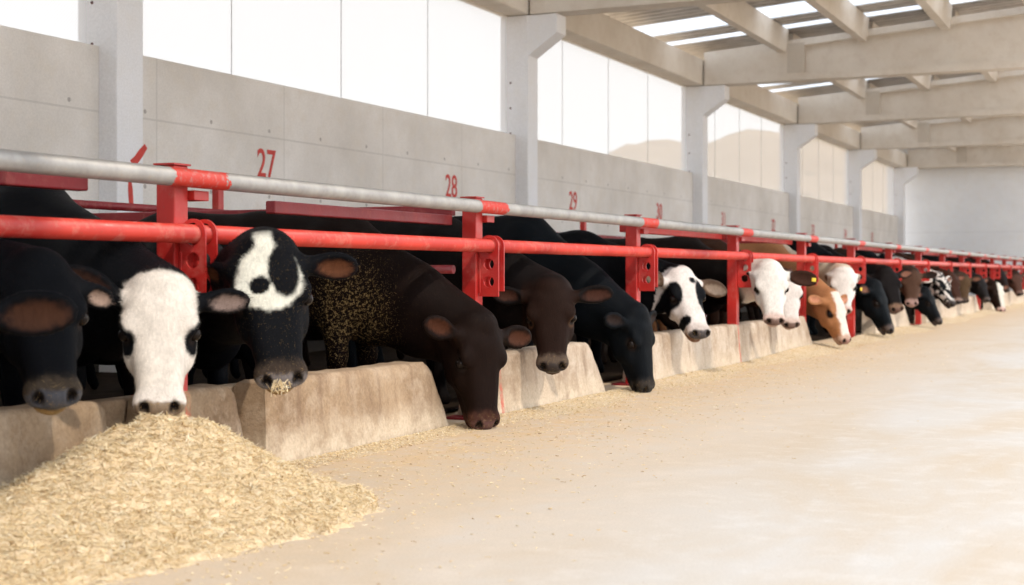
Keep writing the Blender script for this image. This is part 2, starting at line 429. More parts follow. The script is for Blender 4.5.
# painted pen numbers
def text_mesh(s, size):
    cu = bpy.data.curves.new('t', 'FONT'); cu.body = s; cu.size = size; cu.extrude = .0015; cu.align_x = 'CENTER'; cu.offset = .003
    ob = bpy.data.objects.new('t', cu); C.objects.link(ob)
    bpy.context.view_layer.update()
    m = bpy.data.meshes.new_from_object(ob.evaluated_get(bpy.context.evaluated_depsgraph_get()))
    bpy.data.objects.remove(ob); return m
for k in range(9):
    s_ = 11.2+3.82*k
    m = text_mesh(str(27+k), .38); m.name = 'painted_number'
    o = link('painted_number', m, M['paint'], None, (WX+.003, s_, 1.70))
    o.rotation_euler = (PI/2, 0, PI/2); o.scale = (.82, 1, 1)
    tag(o, 'red number %d painted on the grey concrete wall' % (27+k), 'number', 'pen numbers painted on the wall')
# loose red brush strokes on the wall by the first column
def stroke(pts, w, x, name, lab):
    mb = MB(); vs = []
    for i, (y, z) in enumerate(pts):
        a = pts[max(i-1, 0)]; b = pts[min(i+1, len(pts)-1)]; d = Vector((b[0]-a[0], b[1]-a[1])).normalized(); n = Vector((-d.y, d.x))
        ww = w*(.45+.55*math.sin(PI*(i+.6)/(len(pts)+.2)))
        for sg in (1, -1): vs.append((x+.001, y+n.x*ww*sg, z+n.y*ww*sg))
    n_ = len(pts); fs = [(2*i, 2*i+1, 2*i+3, 2*i+2) for i in range(n_-1)]
    mb.add(vs, fs); tag(mb.build(name, M['paint']), lab, 'paint mark', 'stray red paint marks on wall')
def wp(px, py, d): q = at(px, py, d); return (q.y, q.z)
stroke([wp(146, 146, 7.5), wp(141, 153, 7.5), wp(136, 160, 7.5), wp(131, 163, 7.5)], .035, XF, 'paint_stroke', 'bold red diagonal brush stroke on the wide left column')
stroke([wp(112, 182, 7.68), wp(112.5, 190, 7.68), wp(113, 200, 7.68), wp(114, 209, 7.68)], .03, XF, 'paint_stroke', 'fainter upright red paint smear low on the wide left column')

# ------------------------------------------------------------------ feed barrier
RX_, RZ = -3.345, .948
PX_, PZ = -3.345, 1.158
plab = ['red square barrier post out of the photo at left',
 'red barrier post nearest the camera, above the white-faced calf',
 'red barrier post above the grazing dark brown bull, below the number 28',
 'red barrier post between the grazing black bull and the black and white calf',
 'red barrier post between the black and white calf and the white-faced calf',
 'red barrier post just left of the neck of the tan bull']
post_list = []
def make_post():
    t = thing('barrier_post', 'x', 'post')
    b = MB(); b.bevbox(-.036, .05, -.042, .042, 0, 1.21, .005); b.build('post_tube', M['red'], t)
    MB().box(-.042, .056, -.052, .052, 1.211, 1.218).build('cap', M['red'], t)
    MB().box(-.12, .12, -.1, .1, .001, .012).build('base_plate', M['maroon'], t)
    for k, yy in enumerate((-.012, .058)):                # two perforated bracket plates the neck rail runs through
        w = .058; zt = RZ; pts = []
        for i in range(17):
            a = PI*i/16; pts.append((math.cos(a)*w, zt+math.sin(a)*w))
        zb = .672 if k == 0 else .70
        holes = [(0, RZ, .043), (0, .848, .031), (0, .752, .031)]
        import bmesh
        from mathutils.geometry import tessellate_polygon
        outer = [Vector((p[0], p[1], 0)) for p in pts+[(-w, zb), (w, zb)]]
        loops = [outer]
        for hx, hz, hr in holes: loops.append([Vector((hx+math.cos(2*PI*i/24)*hr, hz+math.sin(2*PI*i/24)*hr, 0)) for i in range(24)])
        tri = tessellate_polygon(loops); flat = [v for l in loops for v in l]; n = len(flat)
        th = .005; vs = [(v.x, -th, v.y) for v in flat]+[(v.x, th, v.y) for v in flat]
        fs = [tuple(q) for q in tri]+[tuple(n+i for i in q[::-1]) for q in tri]; b0 = 0
        for l in loops:
            m_ = len(l)
            for i in range(m_): j = (i+1) % m_; fs.append((b0+i, b0+j, n+b0+j, n+b0+i))
            b0 += m_
        pm = MB().add(vs, fs)
        o = pm.build('bracket_plate', M['red'], t, (.115, yy, 0))
        me_ = o.data; bm = bmesh.new(); bm.from_mesh(me_); bmesh.ops.recalc_face_normals(bm, faces=bm.faces); bm.to_mesh(me_); bm.free()
    MB().bevbox(.0515, .066, -.02, .066, .69, .88, .003).build('bracket_spine', M['red'], t)
    MB().bevbox(-.02, .075, .047, .14, 1.080, 1.118, .003).build('pipe_saddle', M['red'], t)
    return t
pp = make_post(); NP = 18
for i in range(NP):
    t = pp if i == 0 else copy_tree(pp)
    s_ = POST0+.035+POSTD*i; t.location = (-3.46, s_, 0)
    t['label'] = plab[i] if i < len(plab) else 'red barrier post, %s along the row counting from the nearest in the photo' % ordn[i-1]
    t['group'] = 'red posts of the feed barrier'
nr = MB().tube((RX_, .4, RZ), (RX_, 45.8, RZ), .036, 28)
tag(nr.build('neck_rail', M['red_rail']), 'long red tube neck rail running through bracket plates over the cattle necks', 'rail')
tp = MB().tube((PX_, .4, PZ), (PX_, 45.8, PZ), .035, 28)
tag(tp.build('top_pipe', M['pipe']), 'long grey galvanised top pipe with red paint at each post', 'pipe')
# short inner rails just under the top pipe
segs = [(3.62, 4.02, 'short dark red inner bar under the grey pipe at the left edge'),
        (5.2, 6.90, 'dark red inner bar ending at the post below number 28'),
        (9.64, 12.10, 'bright red inner bar between posts either side of the black and white calf'),
        (12.24, 14.70, 'red inner bar above the white-faced calf'),
        (17.45, 19.9, 'red inner bar above the second grazing black bull'), (22.65, 27.7, 'far red inner bar above the mottled calf'), (30.5, 44.0, 'farthest red inner bar near the end wall')]
for a, b, l in segs:
    mb = MB().bevbox(-3.57, -3.52, a, b, 1.095-(.035 if 5 < a < 6 else 0), 1.155-(.04 if 5 < a < 6 else 0), .006)
    t = tag(mb.build('inner_bar', M['red'] if a > 9 else M['maroon']), l, 'bar', 'inner bars behind the posts')
# pen partitions at right angles to the row
def partition(s_, lab, d1=6.9):
    t = thing('pen_partition', lab, 'gate', (-3.55, s_, 0), 'partitions between pens')
    L = d1-3.55
    MB().bevbox(-L, 0, -.025, .025, 1.115, 1.172, .006).build('top_bar', M['maroon'], t)
    for z in (.82,): MB().tube((-L, 0, z), (0, 0, z), .024, 14).build('bar', M['maroon'], t)
    for x in (-L+.03, -L*.62): MB().bevbox(x-.03, x+.03, -.03, .03, 0, 1.17, .006).build('upright', M['maroon'], t)
partition(6.974, 'dark red pen partition running back from the post below number 28')
partition(14.774, 'dark red pen partition running back from post behind the white-faced calves')
partition(22.574, 'dark red pen partition running back past the brown-faced calf')
partition(30.374, 'dark red pen partition far down the row')
# back rail with latch rods by the wall
for k in range(9):
    s_ = row_s(218, 6.5)+3.72*k
    t = thing('latch_rod', '%s slim red latch rod standing behind the cattle near the wall' % ordn[k], 'rod', (-6.5, s_, 0), 'latch rods near the wall')
    MB().bevbox(-.03, .03, -.035, .035, 1.12, 1.50, .005).build('rod', M['red'], t)
    MB().tube((0, -.04, 1.505), (0, .28 if k else .05, 1.505), .010, 10).build('handle', M['maroon'], t)
    if k: MB().tube((0, .26, 1.505), (0, .31, 1.505), .022, 10).build('handle_grip', M['dark_iron'], t)
tag(MB().tube((-6.44, 3.6, 1.25), (-6.44, 46.9, 1.25), .028, 14).build('back_rail', M['maroon']), 'dark red rail running along the row far behind the cattle', 'rail')

# ------------------------------------------------------------------ concrete curb blocks
def noise3(v, sc, seed=0):
    v = np.asarray(v)*sc
    return (np.sin(v[...,0]*1.7+seed+1.3*np.sin(v[...,1]*2.1+seed))*np.sin(v[...,1]*1.3+seed*2+1.1*np.sin(v[...,2]*1.9))*np.sin(v[...,2]*2.3+.7+np.sin(v[...,0]*1.1+seed)))
def curb_block(s0, s1, lab, slope1=.16, slope0=.05, zt=.35, xf=-3.36, xb=-3.56):
    NS = max(8, int((s1-s0)/.05)); NS = min(NS, 90)
    prof = []
    def seg(a, b, n): return [(a[0]+(b[0]-a[0])*i/n, a[1]+(b[1]-a[1])*i/n) for i in range(n)]
    bv = .018
    prof += seg((xf, 0), (xf-.035, zt-bv), 7)+seg((xf-.035, zt-bv), (xf-.035-bv, zt), 2)+seg((xf-.035-bv, zt), (xb+bv, zt), 4)+seg((xb+bv, zt), (xb, zt-bv), 2)+seg((xb, zt-bv), (xb, 0), 5)+[(xb, 0)]
    n = len(prof); vs = []
    for i in range(NS+1):
        u = i/NS
        for (x, z) in prof:
            k = z/zt
            a = s0+slope0*k; b = s1-slope1*k
            e = min(u, 1-u)*(s1-s0); xx = x - (.012*max(0, 1-e/.03)**2 if x > -3.45 else 0)
            zz = z - (.012*max(0, 1-e/.03)**2 if z > zt-.03 else 0)
            vs.append((xx, a+(b-a)*u, zz))
    V = np.array(vs)
    nz = noise3(V, 6, s0)*.006+noise3(V, 17, s0+2)*.004+noise3(V, 40, s0+4)*.0025
    up = (V[:,2] > .01)
    V[:,0] += nz*up; V[:,2] += .8*noise3(V, 11, s0+5)*.006*up
    fs = [(i*n+j, i*n+j+1, (i+1)*n+j+1, (i+1)*n+j) for i in range(NS) for j in range(n-1)]
    fs += [tuple(range(n))[::-1], tuple(NS*n+j for j in range(n))]
    V[:,1] -= s0
    mb = MB().add(V.tolist(), fs, True); mb.sm[-1] = mb.sm[-2] = False
    o = mb.build('curb_block', M['curb'], None, (0, s0, 0)); tag(o, lab, 'curb', 'concrete curb blocks of the feed barrier')
    return o
curb_block(1.2, 4.00, 'stained concrete curb block at the left edge below the black calf', .04, .05)
curb_block(4.24, 4.80, 'short concrete curb block behind the straw heap right of the white muzzle', .06, .04)
curb_block(4.92, 6.58, 'brown-stained concrete curb block between straw heap and grazing brown bull', .18, .04)
curb_block(7.04, 8.86, 'concrete curb block between grazing brown bull and grazing black bull', .22, .1)
curb_block(9.68, 15.05, 'long pale concrete curb block under the black and white calf and white-faced calves', .3, .1)
curb_block(18.6, 21.35, 'concrete curb block right of the second grazing black bull', .4, .1)
curb_block(22.9, 30.0, 'far concrete curb block before the white-faced brown bull', .4, .1)
curb_block(32.2, 45.6, 'farthest concrete curb block at the right edge', .3, .1)
o = MB().bevbox(-3.60, -3.51, 3.9, 5.1, 0, .325, .012).build('curb_infill', M['curb']); o.location.x = -.06
tag(o, 'recessed concrete infill behind the gaps beside the short curb block', 'curb')

# ------------------------------------------------------------------ cattle (implicit surfaces, polygonised)
def surface_net(xs, ys, zs, D):
    nx, ny, nz = D.shape; ins = D < 0
    acc = np.zeros((nx-1, ny-1, nz-1, 3), np.float32); cnt = np.zeros((nx-1, ny-1, nz-1), np.float32)
    ax = [xs, ys, zs]
    for a in range(3):
        sl0 = [slice(None)]*3; sl1 = [slice(None)]*3; sl0[a] = slice(0, -1); sl1[a] = slice(1, None)
        A = D[tuple(sl0)]; B = D[tuple(sl1)]; cr = (A < 0) != (B < 0)
        idx = np.argwhere(cr); t = (A[cr]/(A[cr]-B[cr]))
        P = np.zeros((len(idx), 3), np.float32)
        for b in range(3):
            c = ax[b]
            P[:, b] = c[idx[:, b]]+(t*(c[np.minimum(idx[:, b]+1, len(c)-1)]-c[idx[:, b]]) if a == b else 0)
        o1, o2 = [b for b in range(3) if b != a]
        for d1 in (0, -1):
            for d2 in (0, -1):
                c = idx.copy(); c[:, o1] += d1; c[:, o2] += d2
                ok = (c >= 0).all(1) & (c[:, 0] < nx-1) & (c[:, 1] < ny-1) & (c[:, 2] < nz-1)
                cc = c[ok]; np.add.at(acc, (cc[:, 0], cc[:, 1], cc[:, 2]), P[ok]); np.add.at(cnt, (cc[:, 0], cc[:, 1], cc[:, 2]), 1)
    act = cnt > 0; vid = -np.ones(cnt.shape, np.int64); vid[act] = np.arange(act.sum())
    V = acc[act]/cnt[act][:, None]; F_ = []
    for a in range(3):
        o1, o2 = [(1, 2), (2, 0), (0, 1)][a]
        sl0 = [slice(None)]*3; sl1 = [slice(None)]*3; sl0[a] = slice(0, -1); sl1[a] = slice(1, None)
        i0 = ins[tuple(sl0)]; i1 = ins[tuple(sl1)]; cr = i0 != i1; idx = np.argwhere(cr)
        ok = (idx[:, o1] > 0) & (idx[:, o2] > 0) & (idx[:, o1] < D.shape[o1]-1) & (idx[:, o2] < D.shape[o2]-1); idx = idx[ok]
        q = []
        for (d1, d2) in ((-1, -1), (0, -1), (0, 0), (-1, 0)):
            c = idx.copy(); c[:, o1] += d1; c[:, o2] += d2; q.append(vid[c[:, 0], c[:, 1], c[:, 2]])
        q = np.stack(q, 1); flip = ~i0[cr][ok]
        q[flip] = q[flip][:, ::-1]; F_.append(q)
    return V, np.concatenate(F_)
class Field:
    def __init__(s, xs, ys, zs):
        s.ax = [a.astype(np.float32) for a in (xs, ys, zs)]; s.D = np.full((len(xs), len(ys), len(zs)), .5, np.float32)
    def sub(s, c, R):
        sl = []
        for b in range(3):
            i0 = np.searchsorted(s.ax[b], c[b]-R); i1 = np.searchsorted(s.ax[b], c[b]+R, 'right')
            if i1 <= i0: return None, None
            sl.append(slice(i0, i1))
        X, Y, Z = np.meshgrid(s.ax[0][sl[0]], s.ax[1][sl[1]], s.ax[2][sl[2]], indexing='ij')
        return tuple(sl), (X, Y, Z)
    def comb(s, sl, d, k, cut=False):
        a = s.D[sl]
        if cut: d = -d; h = np.clip(.5-.5*(d-a)/k, 0, 1); s.D[sl] = a*h+d*(1-h)+k*h*(1-h) if False else np.maximum(a, d)+np.maximum(k-np.abs(a-d), 0)**2/(4*k)
        else: s.D[sl] = np.minimum(a, d)-np.maximum(k-np.abs(a-d), 0)**2/(4*k)
    def ell(s, c, r, R=None, k=.03, cut=False):
        c = np.array(c, float); r = np.array(r, float); sl, G = s.sub(c, r.max()+k+.03)
        if sl is None: return
        P = [G[b]-c[b] for b in range(3)]
        if R is not None: P = [P[0]*R[0, b]+P[1]*R[1, b]+P[2]*R[2, b] for b in range(3)]   # into local
        k0 = np.sqrt(sum((P[b]/r[b])**2 for b in range(3))); k1 = np.sqrt(sum((P[b]/r[b]**2)**2 for b in range(3)))+1e-6
        s.comb(sl, (k0*(k0-1)/k1).astype(np.float32), k, cut)
    def cone(s, a, b, ra, rb, k=.03, cut=False):
        a = np.array(a, float); b = np.array(b, float); L = np.linalg.norm(b-a); sl, G = s.sub((a+b)/2, L/2+max(ra, rb)+k+.03)
        if sl is None: return
        d = b-a; t = np.clip(sum((G[i]-a[i])*d[i] for i in range(3))/(L*L+1e-9), 0, 1)
        dist = np.sqrt(sum((G[i]-a[i]-t*d[i])**2 for i in range(3)))-(ra+(rb-ra)*t)
        s.comb(sl, dist.astype(np.float32), k, cut)
def axis(lo, hi, f0, f1, fine, coarse):
    pts = list(np.arange(f0, f1, fine)); x = f1; st_ = fine
    while x < hi: pts.append(x); st_ = min(st_*1.18, coarse); x += st_
    pts.append(x); x = f0; st_ = fine; pre = []
    while x > lo: st_ = min(st_*1.18, coarse); x -= st_; pre.append(x)
    return np.array(pre[::-1]+pts)
def rotm(yaw, pitch, roll, tilt=0):
    # columns: muzzle direction, left side, forehead direction
    m = Matrix.Rotation(math.radians(yaw), 3, 'Z') @ Matrix.Rotation(math.radians(pitch), 3, 'Y') @ Matrix.Rotation(math.radians(tilt), 3, 'Z') @ Matrix.Rotation(math.radians(roll), 3, 'X')
    return np.array(m)
def sstep(a, b, x): t = np.clip((x-a)/(b-a), 0, 1); return t*t*(3-2*t)
def vnoise(p, sc, seed=0):
    p = p*sc; s = 0; amp = 1
    for o_ in range(3):
        s = s+amp*np.sin(p[:,0]*1.3+seed+1.7*np.sin(p[:,1]*1.9+seed*1.3+o_))*np.cos(p[:,1]*1.1-seed+1.5*np.sin(p[:,2]*1.7+o_*2))*np.cos(p[:,2]*1.5+1.2*np.sin(p[:,0]*2.1)); p = p*2.03; amp *= .5
    return s

def cow(name, label, cat, head, yaw, pitch, roll=0, tilt=0, hs=1.0, bs=1.0, wx=-4.02, dip=0, wy=None, heading=0, paint=None, fine=.011, tagged=False, ears=None, coarse=.032, jaw=0, hw=1.22, dust=None, legs=True):
    """head = world position of the poll; wx,wy = ground point under the withers; heading = degrees of body about Z"""
    wy = head[1] if wy is None else wy
    hd = np.array(Matrix.Rotation(math.radians(heading), 3, 'Z'))
    org = np.array((wx, wy, 0.0))
    Hp = np.array(head, float); R = rotm(yaw, pitch, roll, tilt)
    toL = lambda p: hd.T @ (np.array(p)-org)            # world -> body local
    hp = toL(Hp); HR = hd.T @ R
    H = lambda p: hp+HR @ (np.array(p, float)*hs)        # head local -> body local
    B = lambda p: np.array(p, float)*bs
    mz = H((.25, 0, -.05)); ext = .36*hs
    lo = np.minimum(hp, mz)-ext*.78; hi = np.maximum(hp, mz)+ext*.78
    xs = axis(-1.75*bs, max(hi[0], .5)+.03, lo[0], hi[0], fine, coarse)
    ys = axis(min(lo[1], -.42*bs)-.02, max(hi[1], .42*bs)+.02, lo[1], hi[1], fine, coarse)
    zs = axis(-.02, 1.28*bs, max(lo[2], .01), hi[2], fine, coarse)
    f = Field(xs, ys, zs)
    # trunk
    f.ell(B((-.20,0,.77)), B((.44,.225,.34)), k=.05)
    f.cone(B((.02,0,1.045)), B((-.55,0,1.03)), .085*bs, .09*bs, k=.09)
    f.cone(B((-.5,0,1.03)), B((-1.20,0,1.05)), .09*bs, .10*bs, k=.1)
    f.ell(B((-.66,0,.74)), B((.56,.285,.33)), k=.08)
    f.ell(B((-1.14,0,.86)), B((.34,.24,.27)), k=.08)
    f.ell(B((-1.33,0,.90)), B((.20,.19,.20)), k=.06)
    f.ell(B((.16,0,.60)), B((.19,.13,.19)), k=.08)
    for sg in (1, -1):
        f.ell(B((.0,.14*sg,.78)), B((.18,.10,.30)), k=.07)
        f.ell(B((-1.02,.19*sg,1.02)), B((.10,.06,.06)), k=.07)
        f.ell(B((-1.22,.15*sg,.68)), B((.22,.12,.30)), k=.07)
        if legs:
            f.cone(B((.03,.15*sg,.62)), B((.05,.155*sg,.36)), .085*bs, .055*bs, k=.05)
            f.cone(B((.05,.155*sg,.36)), B((.03,.155*sg,.10)), .052*bs, .042*bs, k=.03)
            f.cone(B((.035,.155*sg,.09)), B((.065,.155*sg,.045)), .045*bs, .05*bs, k=.02)
            f.cone(B((-1.18,.16*sg,.58)), B((-1.38,.16*sg,.40)), .10*bs, .058*bs, k=.05)
            f.cone(B((-1.38,.16*sg,.40)), B((-1.30,.16*sg,.10)), .055*bs, .043*bs, k=.03)
            f.cone(B((-1.30,.16*sg,.09)), B((-1.265,.16*sg,.045)), .045*bs, .05*bs, k=.02)
    f.cone(B((-1.48,0,1.03)), B((-1.57,0,.86)), .035*bs, .028*bs, k=.04); f.cone(B((-1.57,0,.86)), B((-1.57,0,.45)), .028*bs, .04*bs, k=.02)
    # neck: crest, middle and throat lines
    cr = H((-.005,0,-.085)); md = H((.02,0,-.12)); tt = H((.10,0,-.18))
    a1, a2, a3 = B((-.05,0,1.02)), B((.04,0,.84)), B((.12,0,.66))
    # bend through a control point just short of the poll
    def chain(a, b, ra, rb, sag, dp=0):
        m = a*.42+b*.58+np.array((.0,0,sag-dp)); f.cone(a, m, ra, (ra+rb)/2, k=.08); f.cone(m, b, (ra+rb)/2, rb, k=.06)
    chain(a1, cr, .13*bs, .080*hs, .0, dip); chain(a2, md, .19*bs, 1.0*.126*hs, 0, dip*.55); chain(a3, tt, .17*bs, .085*hs, -.01)
    # head
    HW = hw; Hf = lambda p: H((p[0], p[1]*HW, p[2] if p[2] > -.03 else -.03+(p[2]+.03)*1.16))
    s = hs; E = lambda c, r, k=.03, cut=False, RR=None: f.ell(Hf(c), np.array((r[0], r[1]*HW, r[2]))*s, HR if RR is None else RR, k*s, cut)
    K = lambda a, b, ra, rb, k=.03, cut=False: f.cone(Hf(a), Hf(b), ra*s*1.08, rb*s*1.08, k*s, cut)
    E((.075,0,-.050), (.135,.100,.085)); E((.01,0,-.015), (.060,.066,.055), .04)
    for sg in (1, -1):
        K((.10,.045*sg,-.035), (.40,.028*sg,-.052), .052, .036, .04)
        K((.10,.050*sg,-.125), (.22,.045*sg,-.13), .062, .050, .04)
        K((.20,.042*sg,-.115), (.40,.022*sg,-.105), .042, .030, .03)
        E((.160,.080*sg,-.012), (.050,.030,.026), .025)
        E((.20,.070*sg,-.080), (.10,.030,.040), .03)
        K((.24,.062*sg,-.075), (.36,.040*sg,-.072), .020, .014, .03)
        E((.432,.042*sg,-.050), (.042,.030,.034), .02)
    K((.12,0,-.05), (.40,0,-.062), .065, .040, .04)
    E((.450,0,-.052), (.036,.056,.040), .015)
    E((.425,0,-.105-jaw*.03), (.050,.046,.026), .012)
    K((.30,0,-.12-jaw*.015), (.41,0,-.108-jaw*.03), .034, .028, .02)
    for sg in (1, -1):
        E((.466,.040*sg,-.034), (.022,.012,.021), .008, True)
        E((.186,.112*sg,-.036), (.030,.024,.020), .012, True)
    # mouth line
    E((.44,0,-.092), (.055,.085,.0045), .006, True)
    # ears
    ear_info = []
    for sg in (1, -1):
        eo = dict(dir=(-.20, 1.0, -.10), nrm=(.45, 0, .85), L=.20, W=.105)
        if ears and ears.get(sg): eo.update(ears[sg])
        d = np.array(eo['dir'], float); d[1] *= sg; d /= np.linalg.norm(d)
        nn = np.array(eo['nrm'], float); nn[1] *= sg; nn -= d*nn.dot(d); nn /= np.linalg.norm(nn); w = np.cross(nn, d)
        L = eo['L']; W = eo['W']; base = np.array((.060, .088*sg*HW, -.045))
        ER = HR @ np.stack([d, w, nn], 1)
        f.cone(H(base), H(base+d*.06), .034*s, .030*s, .03*s)
        cE = base+d*(.035+L/2)
        f.ell(H(cE), np.array((L/2, W/2, .024))*s, ER, .02*s)
        f.ell(H(cE+nn*.024+d*.008), np.array((L/2*.84, W/2*.74, .024))*s, ER, .008*s, True)
        ear_info.append((sg, cE, d, w, nn, L, W, ER))
    V, Q = surface_net(f.ax[0], f.ax[1], f.ax[2], f.D)
    V = V.astype(float)
    # light smoothing outside the head
    n = len(V); 
    E_ = np.concatenate([Q[:, [0,1]], Q[:, [1,2]], Q[:, [2,3]], Q[:, [3,0]]]); 
    HL = ((V-hp) @ HR)/s                                 # head-local coords of every vertex
    wgt = np.where((HL[:,0] > -.05) & (np.abs(HL[:,1]) < .34) & (np.linalg.norm(V-mz, axis=1) < .40*s), .18, .55)[:, None]
    for it in range(3):
        ac = np.zeros_like(V); ct_ = np.zeros(n); np.add.at(ac, E_[:,0], V[E_[:,1]]); np.add.at(ct_, E_[:,0], 1); np.add.at(ac, E_[:,1], V[E_[:,0]]); np.add.at(ct_, E_[:,1], 1)
        V = V*(1-wgt)+wgt*ac/np.maximum(ct_, 1)[:, None]
    HL = ((V-hp) @ HR)/s; BL = V/bs
    # normals for colour decisions
    fn = np.cross(V[Q[:,2]]-V[Q[:,0]], V[Q[:,3]]-V[Q[:,1]]); N = np.zeros_like(V)
    for i in range(4): np.add.at(N, Q[:,i], fn)
    N /= np.linalg.norm(N, axis=1)[:, None]+1e-9
    HN = N @ HR
    inhead = sstep(-.07, .0, HL[:,0]+np.abs(HL[:,1])*.1)*(np.abs(HL[:,1]) < .155)*(np.linalg.norm(V-mz, axis=1) < .42*s)
    HF = HL.copy(); HF[:,1] /= HW
    col, wet, dst = paint(HF, HL, HN, BL, inhead, ear_info)
    me = bpy.data.meshes.new(name); me.from_pydata(V.tolist(), [], Q.tolist())
    me.polygons.foreach_set('use_smooth', np.ones(len(Q), bool))
    ca = me.attributes.new('Col', 'FLOAT_COLOR', 'POINT'); ca.data.foreach_set('color', np.concatenate([col, np.ones((n, 1))], 1).astype(np.float32).ravel())
    for nm_, arr in (('Wet', wet), ('Dust', dst)):
        at_ = me.attributes.new(nm_, 'FLOAT', 'POINT'); at_.data.foreach_set('value', np.broadcast_to(arr, (n,)).astype(np.float32).copy())
    me.update()
    t = thing(name, label, cat, tuple(org)); t.rotation_euler = (0, 0, math.radians(heading)); t['group'] = 'cattle feeding along the barrier'
    link('body', me, M['cow'], t)
    for sg in (1, -1):
        c = Hf((.186,.0935*sg,-.037)); mb = MB(); N1, N2 = 14, 10; r = .0235*s; vs = []; fs = []
        for i in range(N2+1):
            for j in range(N1):
                a = PI*i/N2; b = 2*PI*j/N1; vs.append((r*math.sin(a)*math.cos(b)*1.0, r*math.sin(a)*math.sin(b), r*math.cos(a)))
        for i in range(N2):
            for j in range(N1): fs.append((i*N1+j, i*N1+(j+1) % N1, (i+1)*N1+(j+1) % N1, (i+1)*N1+j))
        mb.add(vs, fs, True); mb.build('eye', M['eye'], t, tuple(c))
    if tagged:
        for (sg, cE, d, w, nn, L, W, ER) in ear_info:
            if sg != tagged: continue
            c = H(cE+d*(L*.30)+nn*.010); Rm = Matrix(ER.tolist()).to_4x4()
            mb = MB(); mb.bevbox(-.015*s, .018*s, -.014*s, .014*s, -.003, .003, .002); mb.tube((0,0,0), (0,0,.008), .008, 12)
            o = mb.build('ear_tag', M['tag'], t); o.matrix_local = Matrix.Translation(c) @ Rm; o['label'] = 'yellow ear tag'
    # fuzzy guard hairs on near animals
    if fine < .0105:
        hairs(t, V, Q, N, col, hp, mz, s, HR)
    return t
def hairs(t, V, Q, N, col, hp, mz, s, HRr, count=30000):
    near = np.linalg.norm(V[Q].mean(1)-mz, axis=1) < .62
    idx = np.where(near)[0]; P0 = V[Q[idx]]; ar = np.linalg.norm(np.cross(P0[:,2]-P0[:,0], P0[:,3]-P0[:,1]), axis=1)
    pick = RNG.choice(len(idx), count, p=ar/ar.sum()); q = Q[idx[pick]]; u = RNG.dirichlet((1,1,1,1), count)
    P = (V[q]*u[:,:,None]).sum(1); nn = (N[q]*u[:,:,None]).sum(1); cc = col[q[:,0]]
    # lay direction: away from the muzzle tip's forehead line, slightly down
    lay = (P-mz); lay[:,2] -= .12; lay -= nn*(lay*nn).sum(1)[:,None]; lay /= np.linalg.norm(lay, axis=1)[:,None]+1e-9
    lay += RNG.normal(0, .35, lay.shape); ear = np.abs(((P-hp)@HRr)[:,1])/s > .14; L = np.where(ear, RNG.uniform(.008, .024, count), RNG.uniform(.003, .0085, count))[:,None]
    tip = P+(nn*np.where(ear, .25, .42)[:,None]+lay*.9)*L; side = np.cross(nn, lay); side /= np.linalg.norm(side, axis=1)[:,None]+1e-9; wv = side*.0006
    b = P-nn*.001
    vs = np.stack([b-wv, b+wv, tip], 1).reshape(-1, 3); fs = np.arange(count*3).reshape(-1, 3)
    me = bpy.data.meshes.new('coat_hair'); me.from_pydata(vs.tolist(), [], fs.tolist())
    c4 = np.concatenate([np.clip(cc*RNG.uniform(.75, 1.25, (count, 1)), 0, 1), np.ones((count, 1))], 1)
    ca = me.attributes.new('Col', 'FLOAT_COLOR', 'POINT'); ca.data.foreach_set('color', np.repeat(c4, 3, 0).astype(np.float32).ravel())
    me.update(); o = link('coat_hair', me, M['hair'], t); o['kind'] = 'stuff'
def m_hair():
    t = NT('coat_hairs'); a = t.n('Attribute', attribute_name='Col').outputs['Color']; t.bsdf(a, .7, spec=.05); return t.m
M['hair'] = m_hair()

